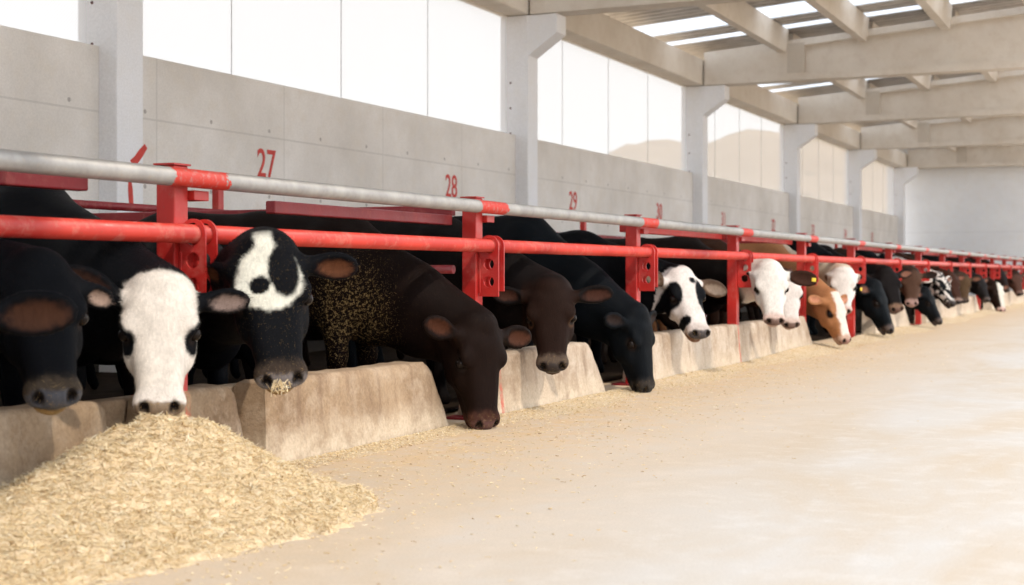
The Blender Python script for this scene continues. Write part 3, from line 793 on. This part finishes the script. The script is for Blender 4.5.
# ---- coat colouring in head and body coordinates
def c_(*v): return np.array(v, float)
def lay(col, c, m): return col*(1-m[:, None])+np.asarray(c)[None]*m[:, None]
def coat(base, face=None, face_fn=None, muzzle=(.09,.07,.065), inner=(.20,.09,.06), nose=(.035,.03,.03), under=None, muz_ext=.0, earcol=None, body_fn=None, dust_fn=None, lips=None, eyepatch=None, ear_tip=None, ring=(.02,.014,.012)):
    def fn(HL, HU, HN, BL, inh, ears):
        n = len(HL); col = np.tile(np.array(base, float), (n, 1))
        nz = vnoise(HL, 30, 1)*.006+vnoise(HL, 90, 2)*.003
        if under is not None: col = lay(col, under, sstep(.55, .35, BL[:,2])*(1-inh)*.8)
        if body_fn is not None: col = body_fn(col, BL, inh)
        if face_fn is not None:
            m = face_fn(HL, nz)*inh; col = lay(col, face, m)
        if eyepatch is not None:
            for sg in (1, -1):
                d = np.sqrt(((HL[:,0]-eyepatch[1])/eyepatch[2])**2+((HL[:,1]*sg-.098)/.036)**2+((HL[:,2]+.038)/.036)**2)+nz*14
                col = lay(col, eyepatch[0], sstep(1.05, .85, d*(.72 if len(eyepatch) > 3 else 1))*inh)
        mm = sstep(.385+muz_ext, .425+muz_ext, HL[:,0]+nz*2)*inh; col = lay(col, muzzle, mm)
        pad = sstep(.440, .452, HL[:,0]+nz)*sstep(-.098, -.088, HL[:,2])*inh*(np.abs(HL[:,1]) < .075); col = lay(col, nose, pad)
        if lips is not None: col = lay(col, lips, sstep(-.088, -.100, HL[:,2]+nz)*mm)
        nos = np.zeros(n)
        for sg in (1, -1):
            d = np.linalg.norm((HL-np.array((.462,.040*sg,-.032)))/np.array((.026,.015,.023)), axis=1); nos = np.maximum(nos, sstep(1.2, .8, d))
            de = np.linalg.norm((HL-np.array((.186,.097*sg,-.038)))*np.array((.8,1,1.1)), axis=1); col = lay(col, ring, sstep(.040, .030, de)*inh); col = lay(col, (.02,.014,.012), sstep(.029, .023, de)*inh)
        col = lay(col, (.008,.006,.006), nos)
        for (sg, cE, d, w, nn, L, W, ER) in ears:
            q = HU-cE; a = (q@d)/(L/2); b = (q@w)/(W/2); c = q@nn
            ine = ((a**2+b**2) < 1.35)&(np.abs(c) < .05)&((np.abs(HL[:,1]) > .125))
            if earcol is not None: col = lay(col, earcol, ine*1.0)
            if ear_tip is not None and ear_tip[1] == sg: col = lay(col, ear_tip[0], ine*sstep(.0, .4, a)*1.0)
            el = ((a-.05)/.80)**2+((b+.10)/.66)**2+nz*22+.25*vnoise(HU, 55, 5)
            face_in = sstep(.0, .25, HN@nn)*sstep(1.15, .35, el)*ine
            col = lay(col, inner[sg] if isinstance(inner, dict) else inner, face_in)
        dst = np.zeros(n)+.12
        if dust_fn is not None: dst = dust_fn(BL, HL, inh)
        dst = np.maximum(dst, mm*.55)
        return np.clip(col, .002, 1), np.clip(pad+nos, 0, 1), dst
    return fn
BLK = (.0035,.0040,.0055); WHT = (.74,.68,.62); DBR = (.040,.018,.011); BRN = (.075,.032,.018)

# ---- the herd: poll position, head yaw (0 = straight out over the curb), pitch (90 = nose to the floor)
def white_face(lo=-.055, hi=.6, half=.097):
    def fn(H_, nz):
        return sstep(half+.012, half-.004, np.abs(H_[:,1])+nz*1.2)*sstep(-.035, -.01, H_[:,0]+nz)*sstep(-.16, -.12, H_[:,2]+nz)
    return fn
# A
cow('black_calf', 'black calf just outside the left edge, only its long brown-lined ear in the photo', 'calf', at(-66, 290, 3.0), -50, 62, hs=1.0, bs=.98, wy=2.3, wx=-3.98, heading=6, fine=.0115,
    ears={1: dict(dir=(-.02,1,.10), nrm=(.55,-.2,.8), L=.235, W=.135)},
    paint=coat(BLK, inner=(.060,.026,.015), muzzle=(.10,.075,.05), nose=(.05,.05,.055)))
cow('black_calf', 'black calf at the left edge with dark face and wet grey nose above the curb', 'calf', at(37, 263, 3.19), -38, 56, tilt=2, hs=1.0, bs=1.02, wy=3.22, wx=-3.98, dip=.05, heading=4, fine=.0095,
    ears={1: dict(dir=(.3,1,-.4), nrm=(.6,-.1,.7), L=.11, W=.08), -1: dict(dir=(-.1,1,0), nrm=(.4,0,.9))},
    paint=coat(BLK, inner=(.34,.24,.19), muzzle=(.06,.045,.032), nose=(.075,.075,.085), lips=(.30,.19,.08)))
# B
cow('white_faced_calf', 'black calf with a plain white face, nose over the straw heap', 'calf', at(160, 281, 3.13), -52, 60, hs=1.0, bs=1.03, wy=4.32, wx=-4.05, heading=4, fine=.009,
    ears={-1: dict(dir=(-.38,1,.20), nrm=(.55,.1,.8), L=.23, W=.13), 1: dict(dir=(-.02,1,.02), nrm=(.6,.25,.7), L=.165, W=.095)},
    paint=coat(BLK, face=(.70,.64,.57), face_fn=white_face(), muzzle=(.74,.68,.62), nose=(.22,.16,.11), inner={-1: (.06,.03,.022), 1: (.26,.19,.165)}, eyepatch=(BLK, .205, .050, 1), body_fn=lambda c, B_, i: lay(c, (.5,.42,.36), sstep(.035, .02, np.linalg.norm((B_-np.array((.66,-.16,.73)))*np.array((1,1,1.0)), axis=1))), lips=(.10,.08,.07)))
# C
def blaze(H_, nz):
    x, y = H_[:,0], H_[:,1]
    w = nz*1.6
    top = sstep(.030, .018, np.abs(y+.004)+w*.5)*sstep(-.06, -.04, x)*sstep(.10, .08, x)
    body = sstep(1.06, .94, np.sqrt(((x-.125)/.108)**2+((y+.002)/.088)**2)+w*6)
    hole1 = sstep(1.1, .9, np.sqrt(((x-.108)/.088)**2+((y-.038)/.042)**2)+w*5)
    hole2 = sstep(1.1, .9, np.sqrt(((x-.150)/.030)**2+((y+.030)/.028)**2)+w*5)
    link_ = sstep(.012, .006, np.abs(x-.150+w))*sstep(.0, .01, y+.02)*sstep(.04,.02,y)
    m = np.maximum(top, body)*(1-hole1)*(1-hole2)*(1-link_*.9)
    return m*sstep(-.10, -.06, H_[:,2])
cow('blazed_bull', 'black bull with a white heart-like forehead blaze and straw hanging from its mouth', 'bull', at(265, 246, 2.97), -53, 66, tilt=6, hs=1.10, bs=.88, wy=5.22, wx=-4.0, heading=-12, dip=.13, fine=.0095, jaw=.5,
    ears={1: dict(dir=(.14,1,.0), nrm=(.60,.1,.78), L=.165, W=.10), -1: dict(dir=(-.3,.5,-1.0), nrm=(.5,0,.8), L=.12)},
    paint=coat(BLK, face=(.72,.71,.62), face_fn=blaze, muzzle=(.045,.032,.024), nose=(.16,.14,.135), inner=(.11,.042,.02), lips=(.30,.18,.07), dust_fn=lambda B_, H_, i: .22+i*.1))
# D
cow('brown_bull', 'dark brown bull with head lowered to the floor in front of the curb', 'bull', at(482, 321, 3.19), -24, 79, tilt=-2, hs=1.15, bs=1.0, wy=6.6, wx=-4.02, fine=.0105,
    ears={-1: dict(dir=(-.25,1,.15), nrm=(.25,.25,.9), L=.19, W=.11), 1: dict(dir=(.02,1,-.05), nrm=(.25,.1,.95), L=.20, W=.115)},
    paint=coat((.0085,.0045,.0035), inner=(.065,.024,.013), muzzle=(.055,.022,.015), nose=(.11,.055,.048), face=(.011,.0052,.0036), face_fn=lambda H_, nz: sstep(-.05, .05, H_[:,0]),
        dust_fn=lambda B_, H_, i: .15+1.0*sstep(.40, .06, np.linalg.norm((B_-np.array((.14,-.18,.58)))*np.array((1,.5,.8)), axis=1)), ))
# E
cow('brown_calf', 'dark brown calf looking at the camera behind the grazing brown bull', 'calf', at(550, 284, 3.22), -68, 64, tilt=2, hs=1.08, bs=1.0, wy=7.75, wx=-4.0, fine=.0105,
    ears={-1: dict(dir=(-.1,1,.12), nrm=(.5,.2,.8), L=.18), 1: dict(dir=(-.1,1,-.02), nrm=(.5,.1,.85), L=.20)},
    paint=coat((.008,.006,.0058), face=(.017,.008,.0055), face_fn=lambda H_, nz: sstep(-.06, .02, H_[:,0]), inner=(.06,.025,.017), muzzle=(.11,.08,.06), nose=(.05,.04,.036), eyepatch=((.10,.05,.025), .195, .05)))
# F
cow('black_bull', 'black bull with head lowered to the feed, left of the black and white calf', 'bull', at(640, 312, 3.20), -8, 78, hs=1.12, bs=1.06, wy=9.15, wx=-4.05, heading=-3, fine=.012,
    paint=coat((.004,.0055,.0075), inner=(.03,.02,.018), muzzle=(.03,.025,.022), nose=(.03,.03,.03)))
# G
def holstein_face(H_, nz):
    x, y, z = H_[:,0], H_[:,1], H_[:,2]; w = nz*3
    m = sstep(-.04, -.02, x+w)
    for (cx, cy, rx, ry) in ((.165,-.085,.085,.035), (.20,.075,.12,.045), (.09,.03,.024,.02), (.36,-.07,.035,.03)):
        m = m*(1-sstep(1.1, .9, np.sqrt(((x-cx)/rx)**2+((y-cy)/ry)**2)+w*3))
    return m
def holstein_body(c, B_, i):
    k = sstep(.15, .3, vnoise(B_, 3.2, 4)); return lay(c, (.62,.56,.52), k*(1-i)*sstep(.9,.7,B_[:,2]))
cow('black_and_white_calf', 'black and white patched calf resting its muzzle just above the long curb block', 'calf', at(681, 272, 3.34), -40, 54, hs=1.16, bs=.98, wy=9.75+.6, wx=-4.12, heading=0, fine=.012,
    ears={-1: dict(dir=(-.10,1,.35), nrm=(.5,.5,.6), L=.19, W=.12), 1: dict(dir=(.12,1,-.2), nrm=(.5,.2,.8), L=.25, W=.12)},
    paint=coat(BLK, face=(.74,.68,.64), face_fn=holstein_face, muzzle=(.55,.48,.44), nose=(.08,.07,.07), inner=(.30,.22,.16), earcol=(.12,.075,.05), lips=(.25,.14,.09)))
# extra dark bodies standing behind
CREAM = (.62,.50,.38)
cow('white_headed_calf', 'calf with an all-white head and neck and a yellow tag in its dark brown ear', 'calf', at(770, 266, 3.12), -64, 62, hs=1.12, bs=1.0, wy=12.85, wx=-4.05, fine=.014, dip=.12, tagged=1,
    ears={1: dict(dir=(.16,1,.0), nrm=(.5,.05,.85), L=.25, W=.13), -1: dict(dir=(-.3,.5,-1.0), nrm=(.5,0,.8), L=.12)},
    paint=coat((.70,.64,.58), face=(.80,.76,.71), face_fn=lambda H_, nz: np.ones(len(H_)), muzzle=(.68,.52,.46), nose=(.20,.13,.11), inner=(.05,.022,.015), earcol=(.04,.018,.012), body_fn=lambda c, B_, i: lay(c, (.012,.008,.007), sstep(.66,.56,B_[:,0]+.05*np.sin(B_[:,2]*9))*(1-i))))
cow('white_faced_calf', 'white-faced brown calf half hidden behind the white-headed calf, only its right cheek and muzzle showing', 'calf', at(786, 275, 3.24), -60, 64, hs=1.08, bs=1.0, wy=13.6, wx=-4.05, fine=.014,
    ears={1: dict(dir=(-.3,.5,-1.0), L=.12), -1: dict(dir=(-.3,.5,-1.0), L=.12)},
    paint=coat((.05,.022,.013), face=(.74,.68,.64), face_fn=lambda H_, nz: sstep(-.03, .0, H_[:,0]+nz), muzzle=(.62,.48,.42), nose=(.2,.13,.11), inner=(.07,.028,.018), earcol=(.045,.022,.015)))
def tanface(H_, nz): return sstep(.058, .045, np.abs(H_[:,1]-.012)+nz*2-.012)*sstep(-.02, .0, H_[:,0])*sstep(-.07, -.03, H_[:,2])
cow('tan_bull', 'tan bull with a white forehead stripe, head down at the feed', 'bull', at(833, 294, 3.16), -22, 66, hs=1.12, bs=1.04, wy=15.95, wx=-4.05, fine=.014,
    paint=coat((.38,.17,.075), face=(.78,.68,.60), face_fn=tanface, muzzle=(.50,.34,.26), nose=(.35,.2,.16), inner=(.55,.25,.15)))
cow('pale_calf', 'white-faced calf looking over the tan bull', 'calf', at(843, 269.5, 3.22), -76, 62, hs=1.08, bs=1.0, ears={1: dict(dir=(-.3,.5,-1.0), L=.12), -1: dict(dir=(-.3,.5,-1.0), L=.12)}, wy=16.78, dip=.07, wx=-4.15, fine=.015,
    paint=coat(CREAM, face=(.80,.75,.70), face_fn=lambda H_, nz: sstep(-.03, .0, H_[:,0]+nz), muzzle=(.68,.50,.45), nose=(.4,.25,.2), inner=(.2,.12,.1), earcol=(.6,.5,.42)))
cow('black_bull', 'large black bull grazing on the floor right of the tan bull', 'bull', at(876, 284, 3.2), -8, 66, hs=1.3, bs=1.1, wy=17.8, wx=-4.1, fine=.015, tagged=-1,
    paint=coat((.004,.006,.008)))
cow('black_calf', 'black calf with a brownish muzzle looking out left of the pink-nosed brown calf', 'calf', at(885, 270, 3.18), -58, 58, tilt=6, hs=1.2, bs=1.02, wy=18.95, dip=.08, wx=-4.1, fine=.016,
    paint=coat((.008,.006,.006), muzzle=(.20,.12,.08), nose=(.16,.09,.07)))
cow('pink_nosed_calf', 'brown calf with a pinkish muzzle and dark ears facing the camera', 'calf', at(911, 270.5, 3.18), -78, 62, hs=1.08, bs=1.0, wy=20.3, dip=.07, wx=-4.1, fine=.016, tagged=-1,
    paint=coat((.035,.020,.014), face=(.085,.045,.03), face_fn=lambda H_, nz: sstep(.0, .04, H_[:,0]), muzzle=(.40,.26,.23), nose=(.45,.28,.26), inner=(.02,.014,.012)))
cow('black_bull', 'smaller black bull grazing in front of the mottled calf', 'bull', at(926, 290, 3.15), -8, 60, hs=1.12, bs=1.03, wy=21.75, wx=-4.1, fine=.017,
    paint=coat((.005,.006,.0075)))
cow('mottled_calf', 'black and white mottled calf behind the smaller grazing black bull', 'calf', at(939, 275, 3.2), -30, 55, hs=1.15, bs=1.02, wy=23.4, wx=-4.1, fine=.017,
    paint=coat(BLK, face=(.72,.67,.62), face_fn=lambda H_, nz: sstep(-.1, .25, vnoise(H_, 16, 3)), muzzle=(.05,.04,.04), body_fn=lambda c, B_, i: lay(c, (.70,.65,.60), sstep(-.2, .0, vnoise(B_, 6, 9))*(1-i))))
cow('brown_calf', 'reddish brown calf just right of the mottled calf', 'calf', at(950, 274, 3.2), -40, 60, hs=1.1, bs=1.0, wy=24.6, wx=-4.1, fine=.018,
    paint=coat((.045,.018,.011), muzzle=(.25,.17,.14)))
cow('brown_calf', 'brown and buff calf behind the far post cluster', 'calf', at(963, 276, 3.35), -70, 70, hs=1.05, bs=1.0, wy=26.6, wx=-4.15, fine=.018,
    paint=coat((.05,.03,.02), face=(.09,.055,.03), face_fn=lambda H_, nz: sstep(.0, .05, H_[:,0])))
cow('black_calf', 'far black calf left of the white-striped brown bull', 'calf', at(979, 277, 3.3), -30, 60, hs=1.1, bs=1.04, wy=29.0, wx=-4.1, fine=.018,
    paint=coat((.012,.010,.010)))
cow('striped_face_bull', 'far dark brown bull with a white face, head down near the right edge', 'bull', at(996, 284, 3.15), -40, 66, hs=1.25, bs=1.08, wy=31.3, wx=-4.1, fine=.018,
    paint=coat((.018,.009,.006), face=(.72,.68,.60), face_fn=lambda H_, nz: sstep(-.03, -.015, H_[:,1]+nz)*sstep(-.02, .01, H_[:,0]), muzzle=(.6,.42,.36), nose=(.4,.25,.22)))
cow('brown_calf', 'farthest brown calf at the right edge of the photo', 'calf', at(1015, 272, 3.25), -50, 62, hs=1.25, bs=1.06, wy=36.3, dip=.03, wx=-4.1, fine=.02,
    paint=coat((.03,.014,.010), muzzle=(.16,.10,.085), face=(.08,.038,.028), face_fn=lambda H_, nz: sstep(.05,.1,H_[:,0])))
cow('black_calf', 'dark calf between the two farthest brown-headed cattle', 'calf', at(1000, 270, 3.35), -30, 60, hs=1.1, bs=1.04, wy=33.7, dip=.05, wx=-4.2, fine=.02,
    paint=coat((.02,.012,.010)))
cow('added_calf', 'added dark calf in shadow standing back from the curb behind the black and white calf', 'calf', (-3.80, 11.55, .66), 10, 62, hs=1.0, bs=.95, wx=-4.45, wy=11.6, fine=.02, paint=coat((.022,.013,.009)))  # added body that darkens the gap by the patched calf
cow('added_calf', 'added black calf in shadow standing back between the blazed bull and the brown bull', 'calf', (-4.05, 5.93, .62), 5, 62, hs=1.0, bs=.88, wx=-4.70, wy=5.93, fine=.02, paint=coat(BLK))  # added body that darkens the gap behind the blazed bull
# cattle added crosswise deeper in the pens so gaps under the bellies stay dark
for k, (s_, x_, hd_, c0, lb) in enumerate([(3.6, -6.2, 78, BLK, 'added shaded black animal standing crosswise behind the two nearest black calves'), (6.0, -6.35, 92, (.008,.006,.006), 'added shaded dark animal standing crosswise behind the white-faced calf'),
        (8.7, -6.4, 87, BLK, 'added shaded black animal standing crosswise behind the blazed bull'), (11.2, -6.4, 92, (.012,.007,.005), 'added shaded dark brown animal standing crosswise behind the brown calf'),
        (13.5, -6.4, 90, BLK, 'added shaded black animal standing crosswise behind the grazing black bull'), (17.3, -6.4, 86, (.03,.015,.01), 'added shaded brown animal standing crosswise behind the black and white calf'),
        (19.9, -6.4, 88, BLK, 'added shaded black animal standing crosswise behind the white-faced calves'), (24.4, -6.3, 88, BLK, 'added shaded black animal standing crosswise far behind the tan bull')]):
    a_ = math.radians(hd_)
    cow('added_animal', lb, 'cattle', (x_+.70*math.cos(a_), s_+.70*math.sin(a_), .74), hd_, 48, hs=1.05, bs=.88, wx=x_, wy=s_, heading=hd_, fine=.024, coarse=.036, paint=coat(c0))
# ------------------------------------------------------------------ straw heap and scattered feed
HP = Vector((-3.02, 3.84))
def heap(x, y):
    dx, dy = x-HP.x, y-HP.y
    a = math.hypot(dx/(.60 if dx < 0 else .70), dy/(1.35 if dy < 0 else .80)); a2 = math.hypot(dx/.62, (dy+.55)/.95)
    h = .40*max(0, 1-a)**1.42*(1-.12*math.exp(-(a*6)**2)) + 0
    h = max(h, .19*max(0, 1-a2)**1.1)
    if h <= 0: return -.02
    v = np.array([[x, y, .3]]); return h+float(noise3(v, 16, 1)[0])*.014+float(noise3(v, 42, 3)[0])*.009-.004
mb = MB(); vs = []; fs = []; NX, NY = 88, 170; x0, x1, y0, y1 = -3.36, -2.25, 2.1, 5.1
for i in range(NX+1):
    for j in range(NY+1):
        x = x0+(x1-x0)*i/NX; y = y0+(y1-y0)*j/NY; vs.append((x-HP.x, y-HP.y, heap(x, y)))
for i in range(NX):
    for j in range(NY):
        q = i*(NY+1)+j
        if max(vs[q][2], vs[q+1][2], vs[q+NY+1][2], vs[q+NY+2][2]) > -.015: fs.append((q, q+NY+1, q+NY+2, q+1))
used_ = sorted({i for f in fs for i in f}); remap = {o: n for n, o in enumerate(used_)}
heap_o = mb.add([vs[i] for i in used_], [tuple(remap[i] for i in f) for f in fs], True).build('straw_heap', M['straw'], None, (HP.x, HP.y, 0))
tag(heap_o, 'large loose heap of chopped yellow straw feed on the floor under the white muzzle', 'straw', None, 'stuff')
def stems(name, pts, parent=None, loc=(0,0,0), lmin=.010, lmax=.060, w0=.0006, w1=.0015, lift=.32):
    n = len(pts); P = np.array(pts); a = RNG.uniform(0, 2*PI, n); el = RNG.normal(0, lift, n); L = RNG.uniform(lmin, lmax, n)*RNG.uniform(.5, 1, n); w = RNG.uniform(w0, w1, n)
    d = np.stack([np.cos(a)*np.cos(el), np.sin(a)*np.cos(el), np.sin(el)], 1); u = np.cross(d, np.array((0, 0, 1.0))); u /= np.linalg.norm(u, axis=1)[:,None]+1e-9; v = np.cross(u, d)
    bend = v*(RNG.uniform(-.12, .12, n)*L)[:,None]
    rings = []
    for k, off in ((-.5, 0), (0, 1), (.5, 0)):
        c = P+d*(L*k)[:,None]+bend*off
        for t in range(3):
            an = 2*PI*t/3; rings.append(c+(u*math.cos(an)*1.5+v*math.sin(an)*.7)*w[:,None])
    V = np.stack(rings, 1).reshape(-1, 3); base = np.arange(n)[:,None]*9; fl = []
    for r in (0, 3):
        for t in range(3):
            t2 = (t+1) % 3; fl.append(base+np.array([[r+t, r+t2, r+3+t2, r+3+t]]))
    Fq = np.concatenate(fl).tolist(); Ft = (base+np.array([[0, 2, 1]])).tolist()+(base+np.array([[6, 7, 8]])).tolist()
    me = bpy.data.meshes.new(name); me.from_pydata(V.tolist(), [], Fq+Ft)
    pal = np.array([(.78,.62,.37), (.82,.69,.46), (.68,.49,.25), (.80,.65,.41), (.40,.25,.11), (.84,.75,.57)])
    cc = pal[RNG.choice(6, n, p=[.27,.22,.17,.2,.05,.09])]*RNG.uniform(.76, .98, (n, 1))
    c4 = np.concatenate([np.clip(cc, 0, 1), np.ones((n, 1))], 1); ca = me.attributes.new('Col', 'FLOAT_COLOR', 'POINT'); ca.data.foreach_set('color', np.repeat(c4, 9, 0).astype(np.float32).ravel())
    me.update(); return link(name, me, M['stem'], parent, loc)
pts = []
while len(pts) < 34000:
    x = RNG.uniform(-3.35, -2.3); y = RNG.uniform(2.2, 5.0); h = heap(x, y)
    if h > .0 and RNG.random() < .25+h/.035: pts.append((x-HP.x, y-HP.y, h+RNG.uniform(-.002, .008)))
o = stems('straw_stem', pts, heap_o); o['kind'] = 'stuff'
# feed ridge along the curb
mb = MB(); vs = []; fs = []; NY = 900; ya, yb = 4.4, 45.0; PR = 7
def ridge(y):
    k = .55+.45*math.sin(y*1.9+1.2*math.sin(y*.7)); far = min(1, max(0, (y-5.2)/2)); return (.016+.036*k*min(1, max(0, (y-8)/6)))*(.25+.75*far)*1.0, .16+.16*k*far+.1*min(1, max(0, (y-9)/8))
YS = [ya+(yb-ya)*(i/NY)**1.7 for i in range(NY+1)]
for y in YS:
    h, w = ridge(y)
    for j in range(PR):
        u = j/(PR-1); x = -3.352+w*u; z = h*(1-u)**1.3+(float(noise3(np.array([x, y, 0.]), 22, 2))*.008 if 0 < j < PR-1 else 0)
        vs.append((x, y-ya, max(z, .001) if j < PR-1 else -.003))
for i in range(NY):
    for j in range(PR-1): q = i*PR+j; fs.append((q, q+1, q+PR+1, q+PR))
rid = mb.add(vs, fs, True).build('feed_drift', M['feed'], None, (0, ya, 0))
tag(rid, 'low golden drift of scattered feed lying along the foot of the curb', 'feed', None, 'stuff')
pts = []
for k in range(9000):
    y = 4.3+16*RNG.random()**1.6; h, w = ridge(y); u = RNG.random()**1.5; x = -3.34+w*u*1.15; z = h*max(0, 1-u*1.0)**1.3+.004
    pts.append((x, y-ya, z))
o = stems('feed_stem', pts, rid, lmin=.006, lmax=.024, w0=.0009, w1=.0022); o['kind'] = 'stuff'
pts = []
for k in range(5200):
    y = 2.6+14*RNG.random()**1.5; x = -3.1+abs(RNG.normal(0, .55)); 
    if x < 1 and heap(x, y) < .0: pts.append((x, y, .0035))
o = stems('feed_litter', pts, None, lmin=.005, lmax=.025, w0=.001, w1=.0024, lift=.08)
tag(o, 'loose bits of straw scattered thinly over the alley floor', 'straw', None, 'stuff')
# straw in the mouth of the blazed bull
q = at(281, 386, 2.80); pts = [(RNG.uniform(-.03, .03), RNG.uniform(-.03, .03), RNG.uniform(-.02, .012)) for k in range(34)]
o = stems('mouthful_of_straw', pts, None, tuple(q), lmin=.03, lmax=.07, w0=.001, w1=.002, lift=.8)
tag(o, 'wisps of straw hanging from the mouth of the blazed black bull', 'straw', None, 'stuff')

# ------------------------------------------------------------------ outside: hillside and a far shed
vs = []; fs = []; AN, RN = 90, 26
for i in range(AN+1):
    az = math.radians(-8+72*i/AN)                        # measured from +Y towards -X
    for j in range(RN+1):
        r = 60+ (420-60)*j/RN
        px = 1164 - (F*math.tan(TH) - F*math.tan(TH-az)) if False else 512+F*math.tan(TH-az)
        hx = 512+F*math.tan(TH-az) if abs(TH-az) < 1.2 else 2000
        # ridge height in degrees of elevation falls away to the left
        el = np.interp(hx, [300, 560, 620, 690, 740, 790, 850, 1000, 1400], [-1.5, 3.6, 4.9, 5.45, 5.9, 5.75, 5.6, 5.4, 4.5])
        ridge_h = 190*math.tan(math.radians(el))
        u = (r-60)/130
        h = ridge_h*(sstep(0, 1, np.float64(u)))*(1 if r < 190 else max(0, 1-(r-190)/300))
        h += 1.1*math.sin(az*31+r*.05)*min(1, u)+.7*math.sin(az*77+r*.11)*min(1, u)
        vs.append((-r*math.sin(az), r*math.cos(az), h-.3))
for i in range(AN):
    for j in range(RN): q = i*(RN+1)+j; fs.append((q, q+1, q+RN+2, q+RN+1))
o = MB().add(vs, fs, True).build('hillside', M['hill']); o['kind'] = 'structure'
t = thing('distant_shed', 'tiny pale blue shed far off on the hillside, seen in the smallest opening', 'shed', (-27.3, 135, 8.6))
MB().bevbox(-1.3, 1.3, -1.1, 1.1, -1.2, 1.5, .05).build('wall', M['house'], t)
MB().prism([(-1.5, 1.5), (1.5, 1.5), (0, 2.1)], 'y', -1.3, 1.3).build('roof', M['sheet'], t)

# ------------------------------------------------------------------ light, sky, camera
w = bpy.data.worlds.new('sky'); bpy.context.scene.world = w; w.use_nodes = True; nt = w.node_tree; nt.nodes.clear()
out = nt.nodes.new('ShaderNodeOutputWorld'); bg = nt.nodes.new('ShaderNodeBackground'); nt.links.new(bg.outputs[0], out.inputs[0])
tc = nt.nodes.new('ShaderNodeTexCoord'); sx = nt.nodes.new('ShaderNodeSeparateXYZ'); nt.links.new(tc.outputs['Generated'], sx.inputs[0])
rp = nt.nodes.new('ShaderNodeValToRGB'); nt.links.new(sx.outputs[2], rp.inputs[0])
rp.color_ramp.elements[0].position = 0; rp.color_ramp.elements[0].color = (.97,.96,.95,1); rp.color_ramp.elements[1].position = .6; rp.color_ramp.elements[1].color = (.84,.90,1,1)
nt.links.new(rp.outputs[0], bg.inputs[0]); bg.inputs[1].default_value = 1.65
L = bpy.data.lights.new('sun', 'SUN'); L.energy = 1.7; L.angle = math.radians(1.2); L.color = (1,.89,.76)
lo = bpy.data.objects.new('sun', L); C.objects.link(lo)
az, el = math.radians(-33), math.radians(48.3)             # sun stands low beyond the open side
d = Vector((math.cos(el)*math.cos(az), math.cos(el)*math.sin(az), math.sin(el)))
lo.rotation_euler = d.to_track_quat('Z', 'Y').to_euler(); lo.location = d*30
cam = bpy.data.cameras.new('camera'); co = bpy.data.objects.new('camera', cam); C.objects.link(co)
co.location = (0, 0, HC); co.rotation_euler = (PI/2, 0, TH)
cam.sensor_width = 36; cam.lens = F*36/1024; cam.shift_y = -(292.5-HY)/1024; cam.clip_end = 2000; cam.clip_start = .05
cam.dof.use_dof = True; cam.dof.focus_distance = 6.9; cam.dof.aperture_fstop = 3.2
sc = bpy.context.scene; sc.camera = co
vs_ = sc.view_settings; vs_.view_transform = 'Standard'; vs_.look = 'None'; vs_.gamma = 1; vs_.use_curve_mapping = False; vs_.exposure = .58
